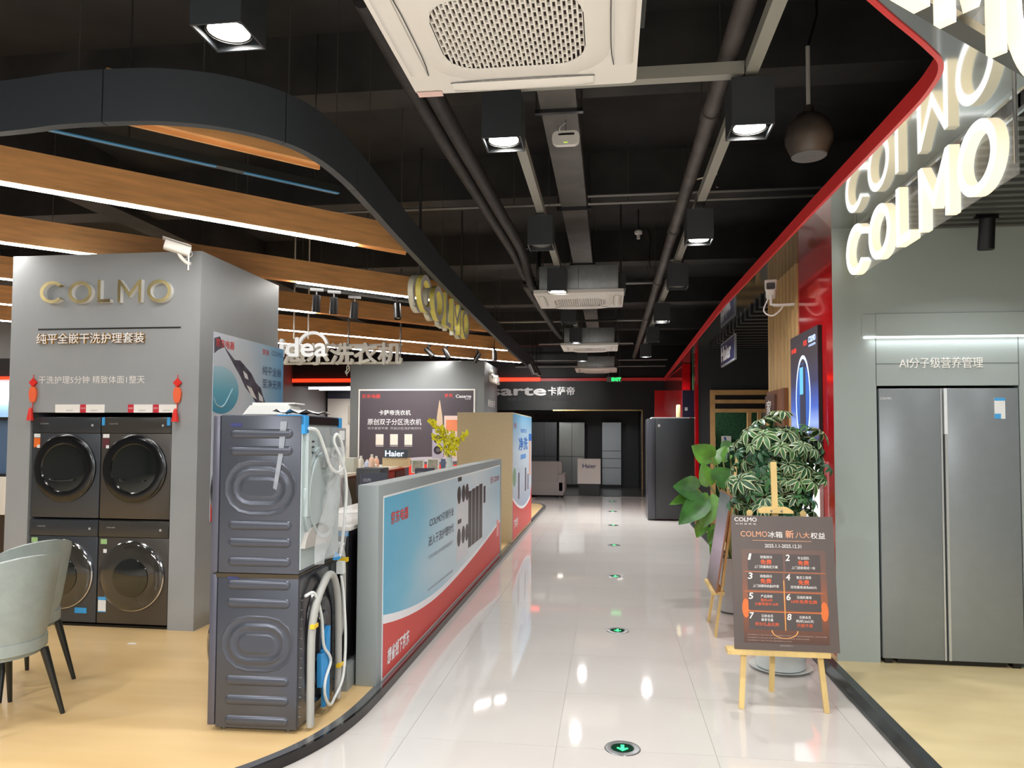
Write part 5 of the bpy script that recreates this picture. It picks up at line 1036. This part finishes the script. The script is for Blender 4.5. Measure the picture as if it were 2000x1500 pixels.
# hanging shop sign in the dark shop
f3 = FXn(1.63); r = (f3.px(1408, 690)[0], 2.63, f3.px(1434, 690)[0], 2.93); t = thing('hanging_sign', 'narrow navy sign with white letters hanging in the dark shop opening', 'sign', (1.63, -r[0], 2.6))
frect('panel', r, f3, mat('sign_indigo', (44, 50, 92), .4), t, -.03, 0); frect('border', (r[0]-.02, r[1]-.02, r[2]+.02, r[3]+.02), f3, mat('sign_silver', (170, 174, 180), .4), t, -.028, -.002); txt('sign_letter', 'Haier', f3, (r[0]+.08, 2.68, r[2]-.25, 2.88), inkw, t, .008, bold=.03, depth=.006)
for a in (r[0]+.1, r[2]-.1): tb('hanger_rod', [f3.P(a, 2.9, -.015), f3.P(a, 3.07, -.015)], .008, steel, t, 6)
# ================================================================ easels
easel_w = mat('easel_pine', (216, 186, 122), .5, noise=.08, scale=10, stretch=(1, 1, .15))
def easel(label, loc, rz, bw_, bh, bz, mats_side):
    t = thing('easel', label, 'easel', loc, rz, local=True)
    def bar(name, a, b, w_, d_, m=easel_w):
        a, b = V(a), V(b); v_ = (b-a).normalized(); u2 = X_ - v_*X_.dot(v_); u2.normalize(); n_ = u2.cross(v_); bm = BM()
        fr = Fr(a, u2, v_); prism(bm, [(-w_/2, 0), (w_/2, 0), (w_/2, (b-a).length), (-w_/2, (b-a).length)], fr, -d_/2, d_/2); return mk(name, bm, m, t)
    k = .165/1.08
    bar('leg', (-.24, 0, 0), (-.155, .165, 1.13), .03, .02); bar('leg', (.24, 0, 0), (.16, .165, 1.13), .03, .02); bar('leg', (.0, .33, 0), (.0, .175, 1.05), .03, .022)
    bar('mast', (0, k*bz+.035, bz), (0, .165+.05, 1.44), .034, .02)
    bm = BM(); z_ = bz; yb_ = k*bz; box(bm, -bw_*.5+.01, bw_*.5-.07, yb_-.08, yb_+.02, bz-.03, bz-.004); mk('ledge', bm, easel_w, t)
    zt2 = bz+bh*.985; yt = k*zt2; bm = BM(); prism(bm, [(-.10, 0), (.10, 0), (.10, .015), (.07, .035), (-.07, .035), (-.10, .015)], Fr((0, yt+.02, zt2+.012), X_, Z_), -.02, .05); mk('clamp', bm, easel_w, t)
    for x in (-.155, .16): bm = BM(); lathe(bm, [(.018, 0), (.018, .012)], (x, .165, 1.13), 14, axis='Y'); mk('leg_top', bm, easel_w, t)
    for x in (-.03, .03): bm = BM(); lathe(bm, [(.007, .05), (.007, .054)], (x, yt+.02, zt2+.025), 10, axis='Y'); mk('bolt', bm, steel, t)
    return t
ex, ey = 1.0075, 4.545
e1 = easel('pine easel holding the dark benefits poster beside the fridge wall', (ex, ey, 0), 0, .66, .782, .348, None)
Pb, Pt = PY(1537, 1272, ey-.002), PY(1526, 1008, ey+.125); fq = Fr(Pb, X_, (Pt-Pb)); Hq = (Pt-Pb).length; Wq = PY(1640, 1278, ey).x-PY(1434, 1268, ey).x
tp = thing('poster_board', 'dark bronze poster board listing eight numbered benefits on the pine easel', 'poster', tuple(Pb))
bm = BM(); prism(bm, rectp((-Wq/2, 0, Wq/2, Hq)), fq, -.012, 0); board_o = mk('board', bm, mat('board_brown', (92, 80, 76), .42, noise=.05, scale=3), tp)
def Q(x0, y0_, x1, y1_): return fq.rectm(1400+x0/4.686, 980+y1_/4.686, 1400+x1/4.686, 980+y0_/4.686)
cop = mat('ink_copper', (226, 164, 128), .45); oi = mat('ink_orange', (232, 98, 52), .45); wi = mat('ink_ivory', (232, 228, 224), .45)
frect('glow_panel_print', Q(235, 440, 1010, 1300), fq, ramp_mat('print_copper', [(0, (86, 60, 52)), (.15, (110, 70, 52)), (.45, (150, 86, 56)), (.7, (116, 82, 70)), (1, (104, 80, 72))], 'Z'), board_o, 0, .0008)
txt('print_text', 'COLMO', fq, Q(155, 142, 358, 178), wi, board_o, .002, bold=.015); txt('print_text', 'AI 科 技 家 电', fq, Q(165, 192, 352, 208), wi, board_o, .002)
txt('print_text', 'COLMO', fq, Q(212, 268, 455, 318), cop, board_o, .002, bold=.006); txt('print_text', '冰箱', fq, Q(462, 272, 594, 328), wi, board_o, .002, bold=.01); txt('print_text', '新', fq, Q(622, 262, 696, 332), cop, board_o, .002, bold=.02); txt('print_text', '八大', fq, Q(712, 280, 842, 334), cop, board_o, .002, bold=.01); txt('print_text', '权益', fq, Q(852, 284, 984, 342), wi, board_o, .002, bold=.012)
frect('rule_print', Q(320, 356, 860, 360), fq, cop, board_o, 0, .0012); txt('print_text', '2025.1.1-2025.12.31', fq, Q(434, 390, 766, 422), wi, board_o, .002, bold=.012)
cells = [(270, 480, ['销售顾问', '*免费', '上门测量确定方案']), (612, 492, ['专业团队', '*免费', '上门送装调试一体']), (270, 655, ['销售顾问', '*免费', '上门加赠收纳盒8件套']), (616, 670, ['售后工程师', '*免费', '双改最高减免800元']), (278, 838, ['产品保修', '+整机6年', '+主要零部件10年']), (622, 852, ['压缩机尊享', '+10年免费包换']), (284, 1018, ['注册会员', '尊享专属', '+积分礼品兑换']), (630, 1034, ['注册会员', '购机365天', '+只换不修'])]
cellm = mat('print_cell_brown', (78, 68, 66), .42)
for k, (x, y, rows) in enumerate(cells):
    frect('cell_print', Q(x+8, y-6, x+330, y+152), fq, cellm, board_o, .0006, .0014)
    txt('print_number', str(k+1), fq, Q(x+10, y-8, x+(26 if k == 0 else 46), y+48), wi, board_o, .0036, bold=.022, shear=.12)
    yy = y+12
    for s_ in rows:
        star, plus = s_[0] == '*', s_[0] == '+'; s_ = s_.lstrip('*+'); hh = 44 if star else (34 if plus and k > 4 else 27); wid = 100 if star else min(238, len(s_)*(36 if plus and k > 4 else 27)); cx_ = x+175
        txt('print_text', s_, fq, Q(cx_-wid/2, yy, cx_+wid/2, yy+hh), oi if (star or plus) else wi, board_o, .0028, bold=.02 if star else .008); yy += hh+9
for y in (640, 822, 1003): frect('rule_print', Q(250, y+5, 990, y+(12 if y > 900 else 9)), fq, mat('ink_amber', (216, 124, 62), .4), board_o, .0006, .0018)
frect('rule_print', Q(616, 720, 623, 1180), fq, mat('ink_gold', (236, 170, 90), .4), board_o, .0006, .002)
for s_ in (-1, 1):
    c_ = fq.px(1400+(265 if s_ < 0 else 985)/4.686, 980+(970 if s_ < 0 else 1010)/4.686); bm = BM(); prism(bm, disc_pts(c_[0], c_[1], .022, .055, 18), fq, 0, .0012); mk('flare_print', bm, mat('ink_flare', (222, 112, 48), .4), board_o)
c_ = fq.px(1400+622/4.686, 980+1180/4.686); bm = BM(); ringp(bm, c_[0], c_[1], .076, .070, fq, .0006, .002, 20, PI, 2*PI, sy=.6); mk('arc_print', bm, MATS['ink_gold'], board_o)
for i, y in enumerate((1222, 1245, 1266)): txt('print_text', '活动细则以门店公示为准 最终解释以公告为准 详情咨询销售顾问 活动有效期内购机'[:36-8*i], fq, Q(280, y, 1005-160*i, y+10), mat('ink_dim', (176, 160, 152), .5), board_o, .002)
txt('print_text', '@购机品质中心', fq, Q(578, 1310, 700, 1328), MATS['ink_dim'], board_o, .002)
# second easel, seen edge on
e2 = easel('second pine easel seen edge on between the plant pots, facing the aisle', (.84, 6.35, 0), -PI/2-rad(1), .62, .78, .36, None)
e2b = thing('poster_board', 'thin poster board seen edge on, resting on the second pine easel', 'poster', (.84, 6.35, 0), -PI/2-rad(1), local=True); f_ = Fr((0, .165/1.08*.36-.045, .36), X_, V((0, .165, 1.08))); bm = BM(); prism(bm, rectp((-.31, 0, .31, .78)), f_, 0, .012); b_ = mk('board', bm, mat('board_edge_brown', (150, 100, 70), .5), e2b); frect('print', (-.30, .01, .30, .77), f_, ramp_mat('print_lilac_board', [(0, (90, 84, 84)), (.5, (190, 170, 190)), (1, (110, 116, 124))], 'Z'), b_, .012, .013)
# ================================================================ plants
random.seed(11)
potw = mat('white_ceramic_pot', (206, 210, 208), .3, coat=.3); potg = mat('grey_ceramic_pot', (176, 174, 172), .4); soil = mat('potting_soil', (52, 40, 30), .9)
def pot(t, r0_, r1_, h_, m, saucer=True):
    bm = BM(); lathe(bm, [(r0_, .012), (r0_+.01, .02), (r1_, h_-.02), (r1_+.01, h_), (r1_-.012, h_), (r1_-.02, h_-.04)], seg=28); mk('pot', bm, m, t, smooth=40); bm = BM(); prism(bm, disc_pts(0, 0, r1_-.02, n=24), FZ, h_-.05, h_-.035); mk('soil', bm, soil, t)
    if saucer: bm = BM(); lathe(bm, [(r0_+.02, 0), (r0_+.06, .022), (r0_+.05, .022), (r0_+.02, .012)], seg=28); mk('saucer', bm, m, t, smooth=40)
lg = mat('schefflera_green', (58, 104, 56), .38, noise=.2, scale=20); lc = mat('schefflera_cream', (196, 206, 160), .4); lgd = mat('schefflera_deep_green', (38, 82, 50), .38, noise=.2, scale=20); bark = mat('plant_bark', (120, 92, 62), .7)
def palmate(name, m, nleaf, ln, cream):
    bm = BM()
    for k in range(nleaf):
        t_ = 2*PI*k/nleaf+random.uniform(-.12, .12); L_ = ln*random.uniform(.85, 1.1); wd = L_*.21; c_, s_ = math.cos(t_), math.sin(t_); rows = []
        for f_, wf in ((.12, .12), (.35, .8), (.62, 1.0), (.85, .62), (1.0, .05)):
            row = []
            for sd in (-1, -.66 if cream else -.9, 0, .66 if cream else .9, 1):
                x = L_*f_; y = wd*wf*sd; z = -.55*L_*f_*f_+.02*L_+abs(sd)*wd*wf*.25
                row.append(bm.verts.new((x*c_-y*s_, x*s_+y*c_, z)))
            rows.append(row)
        for p, q_ in zip(rows, rows[1:]):
            for i in range(4): bm.faces.new((p[i], p[i+1], q_[i+1], q_[i])).material_index = 1 if (i in (0, 3) and cream) else 0
    me = bpy.data.meshes.new(name); bm.to_mesh(me); bm.free(); me.materials.append(m); me.materials.append(lc); me.polygons.foreach_set('use_smooth', [True]*len(me.polygons)); return me
pal = [palmate('palmate_leaf', lg, 7, .105, True), palmate('palmate_leaf', lgd, 8, .115, True), palmate('palmate_leaf', lgd, 7, .10, False), palmate('palmate_leaf', lg, 6, .085, False)]
sx_, sy_ = 1.17, 5.36; sc = thing('potted_plant', 'bushy variegated umbrella plant in a white pot behind the easel', 'plant', (sx_, sy_, 0), local=True)
pot(sc, .15, .20, .42, potw)
for k in range(7):
    a = 2*PI*k/7; tb('stem', curve([(.05*math.cos(a), .05*math.sin(a), .38), (.09*math.cos(a), .08*math.sin(a), .8), (.16*math.cos(a+.3), .12*math.sin(a+.3), 1.25)], 4), .009, bark, sc, 6)
n_ = 0
while n_ < 285:
    d_ = V((random.gauss(0, 1), random.gauss(0, 1), random.gauss(0, 1))).normalized(); rr_ = random.uniform(.5, 1.12)
    p = V((d_.x*.34*rr_-.01, d_.y*.28*rr_-.06, 1.36+d_.z*.40*rr_))
    if p.z < .95 or sx_+p.x > RX-.09 or sy_+p.y > G-.1 and sx_+p.x > 1.45: 
        if random.random() < .9: continue
    if sx_+p.x > RX-.12: continue
    o = bpy.data.objects.new('leaf', random.choice(pal)); COL.objects.link(o); o.parent = sc; o.location = p
    up_v = (V((d_.x, d_.y, abs(d_.z)*.6+.55))).normalized(); o.rotation_euler = (up_v.to_track_quat('Z', 'X') @ M.Rotation(random.uniform(0, 6.28), 3, 'Z').to_quaternion()).to_euler(); s_ = random.uniform(.6, .95); o.scale = (s_,)*3; n_ += 1
# big-leaved plant
mg = mat('philodendron_green', (86, 138, 44), .35, noise=.18, scale=9); mg2 = mat('philodendron_deep', (60, 112, 44), .35, noise=.18, scale=9)
bx0, by0 = 1.13, 7.0; bp = thing('potted_plant', 'tall plant with large bright green leaves in a grey pot beside the aisle', 'plant', (bx0, by0, 0), local=True)
pot(bp, .13, .175, .50, potg, False)
def big_leaf(base, tip, w_, m, roll=0.0, fold=.25):
    base, tip = V(base), V(tip); d_ = tip-base; L_ = d_.length; d_.normalize(); view = (V((-bx0, -by0, 1.0))).normalized(); sd_ = d_.cross(view).normalized(); nm = sd_.cross(d_); sd_ = (sd_*math.cos(roll)+nm*math.sin(roll)); nm = sd_.cross(d_); bm = BM(); rows = []
    for f_, wf in ((-.10, .35), (0, .72), (.15, .98), (.38, 1.0), (.6, .8), (.8, .48), (.93, .2), (1.0, .02)):
        row = []
        for s2_ in (-1, -.5, 0, .5, 1):
            back = .10*L_ if (f_ < 0 and abs(s2_) < .1) else 0
            p = base + d_*(L_*f_+back) + sd_*(w_*.5*wf*s2_) + nm*(fold*w_*.5*wf*abs(s2_)-.12*L_*f_*f_)
            row.append(bm.verts.new(p))
        rows.append(row)
    for p, q_ in zip(rows, rows[1:]):
        for i in range(4): bm.faces.new((p[i], p[i+1], q_[i+1], q_[i]))
    mk('leaf', bm, m, bp, smooth=True, flip=False)
def lp(px, py, dy): p = PY(px, py, by0+dy); return p-V((bx0, by0, 0))
LV = [((1390, 893), (1352, 872), -.10, .20), ((1362, 955), (1318, 950), -.25, .22), ((1385, 945), (1372, 905), -.1, .16), ((1350, 965), (1310, 985), -.2, .10), ((1375, 975), (1328, 1022), -.3, .22), ((1385, 970), (1375, 1030), -.2, .24), ((1372, 1020), (1362, 1050), -.1, .13), ((1398, 938), (1430, 918), -.15, .2), ((1412, 900), (1418, 868), .1, .18), ((1400, 1030), (1392, 1078), -.15, .15), ((1402, 1040), (1385, 1062), -.2, .12), ((1398, 1062), (1394, 1098), -.2, .10), ((1400, 905), (1388, 880), .1, .12), ((1425, 880), (1408, 862), .15, .14), ((1422, 960), (1445, 990), .1, .16), ((1418, 990), (1440, 1025), .12, .15)]
for k, (a, b, dy, w_) in enumerate(LV):
    A_, B_ = lp(*a, dy*.5), lp(*b, dy); big_leaf(A_, B_, w_, (mg, mg2)[k % 3 == 1], random.uniform(-.4, .4)); st_ = V((random.uniform(-.04, .04), random.uniform(-.04, .04), .46)); mid = (A_+st_)*.5+V((0, 0, .12)); tb('stem', curve([st_, mid, A_], 5), .008, mat('philodendron_stem', (120, 130, 70), .5), bp, 6)
tb('trunk', curve([(0, 0, .45), (.02, 0, .7), (.03, .02, 1.05)], 4), .016, bark, bp, 8)
# ================================================================ far end objects
bfm = mat('black_fridge_paint', (40, 42, 44), .35)
t = thing('refrigerator', 'freestanding black refrigerator beside the aisle near the far end', 'refrigerator', (1.2, 14.6, 0))
bx('body', .86, 1.585, 14.2, 15.0, .03, 1.93, bfm, t, bev=.006); bx('door', .715, .855, 14.2, 15.0, .03, 1.12+.8, mat('black_fridge_door', (70, 72, 78), .3, metal=.3), t, bev=.006); flat('emblem', disc_pts(.93, 1.79, .022, .03, 16), FY(14.2), lab_w, t, 0, .004); bx('top_cover', .80, 1.5, 14.22, 14.95, 1.93, 1.95, white, t)
for x in (.8, 1.5): bx('foot', x-.03, x+.03, 14.25, 14.35, 0, .03, blackp, t)
tag(bx('cardboard_tube', 1.28, 1.36, 14.5, 14.58, 1.95, 2.2, mat('tube_cream', (226, 206, 150), .6), bev=.02), 'short cream tube standing on the black refrigerator', 'tube')
tag(bx('notice_card', 1.44, 1.58, 14.42, 14.43, 1.95, 2.24, mat('card_pink', (214, 196, 196), .6)), 'pale notice card standing on the black refrigerator', 'notice')
tag(bx('wall_red_far', 1.46, 1.62, 15.2, 20.2, 0, 3.06, red), 'red gloss wall near the end of the aisle', kind='structure'); tag(bx('wall_red_end', 1.05, 1.46, 17.6, 17.75, 0, 2.66, red), 'red end panel behind the black refrigerator', kind='structure')
f_ = FY(13.6); r = f_.rectm(1333, 815, 1361, 762); tb_ = thing('wall_poster', 'dark navy poster on the red panel above the black refrigerator', 'poster', (1.45, 13.6, r[1])); frect('print', r, f_, mat('poster_navy', (30, 30, 62), .4), tb_, -.03, 0); frect('caption', (r[0]+.04, r[1]+.12, r[0]+.09, r[1]+.18), f_, lab_w, tb_, 0, .003); bx('post', r[2]-.03, r[2], 13.62, 13.66, 0, r[3], black, tb_)
def back_fridge(label, x0, x1, m, splits, vertical):
    t = thing('refrigerator', label, 'refrigerator', ((x0+x1)/2, BW, .012), group='refrigerators along the end wall'); z0, z1 = .10, 2.0; bx('body', x0, x1, BW-.58, BW-.03, .012, z1, blackp, t); zs = [z0]+splits+[z1]
    for a, b in zip(zs, zs[1:]):
        xs = [x0, (x0+x1)/2, x1] if vertical else [x0, x1]
        for p, q_ in zip(xs, xs[1:]): bx('door', p+.006, q_-.006, BW-.61, BW-.58, a+.008, b-.008, m, t)
    return t
back_fridge('charcoal refrigerator at the left of the end wall', -2.37, -1.6, mat('door_charcoal', (64, 66, 70), .3, metal=.2), [.95], True)
back_fridge('mirror grey refrigerator in the middle of the end wall', -1.53, -.75, mat('door_mirror_grey', (128, 132, 130), .22, metal=.4), [.95], True)
back_fridge('pale glass refrigerator with four drawers at the right of the end wall', -.225, .355, mat('door_glass_pale', (146, 152, 156), .15, metal=.3), [.62, .9, 1.13], False)
so = thing('sofa', 'grey fabric sofa with a rolled arm at the end of the aisle', 'sofa', (-2.0, 19.3, 0)); sg = mat('sofa_grey', (150, 144, 142), .8, bump=.2, scale=60)
bx('seat_base', -2.9, -1.16, 18.88, 19.65, .06, .42, sg, so, bev=.03); bx('backrest', -2.9, -1.3, 18.9, 19.06, .12, .93, sg, so, bev=.04); bx('arm', -1.34, -1.12, 18.88, 19.6, .12, .62, sg, so, bev=.06); bx('wing', -1.36, -1.2, 18.92, 19.2, .6, .93, sg, so, bev=.04)
for x in (-2.8, -1.22):
    for y in (18.95, 19.55): tb('leg', [(x, y, .12), (x, y, 0)], .02, blackp, so, 8)
pd = thing('podium_sign', 'white square board with dark blue letters on a black base, end of aisle', 'sign', (-.55, 20.0, .012)); fpd = FY(19.78); r = fpd.rectm(1128, 945, 1173, 896)
frect('board', r, fpd, mat('podium_white', (242, 238, 232), .5), pd, -.06, 0); txt('sign_letter', 'Haier', fpd, fpd.rectm(1138, 914, 1164, 906), mat('ink_indigo', (40, 44, 110), .5), pd, .008, bold=.008); bx('base', r[0]+.03, r[2]-.03, 19.8, 20.1, .012, r[1], mat('podium_base', (40, 44, 48), .35), pd)
# strip of shop seen past the left side of the kiosk
yl = 8.6; f_ = FY(yl); sh = thing('display_cabinet', 'lit display cabinet with a blue glass door at the far left edge', 'cabinet', (-7.4, yl, PLAT)); X0, X1 = -8.6, f_.px(40, 800)[0]
def band(name, ya, yb, m, dz=0.0): r_ = f_.rectm(5, ya, 30, yb); bx(name, X0, X1, yl-dz, yl+.4, r_[1], r_[3], m, sh)
band('upper_panel', 700, 736, black); band('red_cornice', 736, 742, litred, .05); band('mirror_panel', 742, 768, mat('bright_panel', (200, 214, 228), emit=.5)); band('light_strip', 770, 779, ledm, .03); band('mirror_panel', 779, 815, mat('blue_bright_panel', (150, 190, 226), emit=.35)); band('shelf', 815, 821, black, .1); band('glass_door', 821, 925, mat('blue_glass_door', (96, 124, 160), .15, metal=.3), .04); band('shelf', 925, 930, black, .1); band('counter_front', 930, 1002, ivory, .2); band('base', 1002, 1090, mat('cabinet_base', (64, 54, 46), .5), .15); bx('cabinet_base', X0, X1, yl+.05, yl+.38, PLAT, f_.px(10, 1085)[1], blackp, sh)
# small litter on the platform
p = PZ(258, 1258, PLAT); bm = BM(); box(bm, p.x-.03, p.x+.03, p.y-.012, p.y+.012, PLAT+.001, PLAT+.006); tag(mk('paper_scrap', bm, white), 'scrap of white paper lying on the oak platform before the kiosk', 'paper')
# showroom spot lamps: one at the visible track light, two in added unseen spotlights
for k, (x, y, pw) in enumerate(((2.45, 4.62, 8), (3.4, 3.6, 9), (2.3, 2.7, 6))):
    if k:
        t = thing('track_spotlight', ('added black spotlight under the showroom slats past the right edge', 'added black spotlight, out of view, under the near showroom slats')[k-1], 'spotlight', (x, y, 2.95), group='track spotlights', local=True)
        bm = BM(); lathe(bm, [(.036, .085), (.048, .08), (.05, -.08), (.042, -.085), (.04, -.06)], seg=16); mk('spot_body', bm, blackp, t, smooth=30); tb('stem', [(0, 0, .06), (0, 0, .105)], .008, blackp, t, 6)
    lamp('showroom_spot_lamp', (x, y, 2.85), pw, .08, spread=140)
for k, x in enumerate((-2.6, -1.5)):
    d_ = lamp('fascia_spot_lamp', (-1.95+.25*k, PZ(1040, 720, 2.98).y+.25, 2.9), 90, .05, kind='SPOT', spread=38)
    d_.rotation_euler = (V((x, 20.3, 2.78))-d_.location).to_track_quat('-Z', 'Y').to_euler()
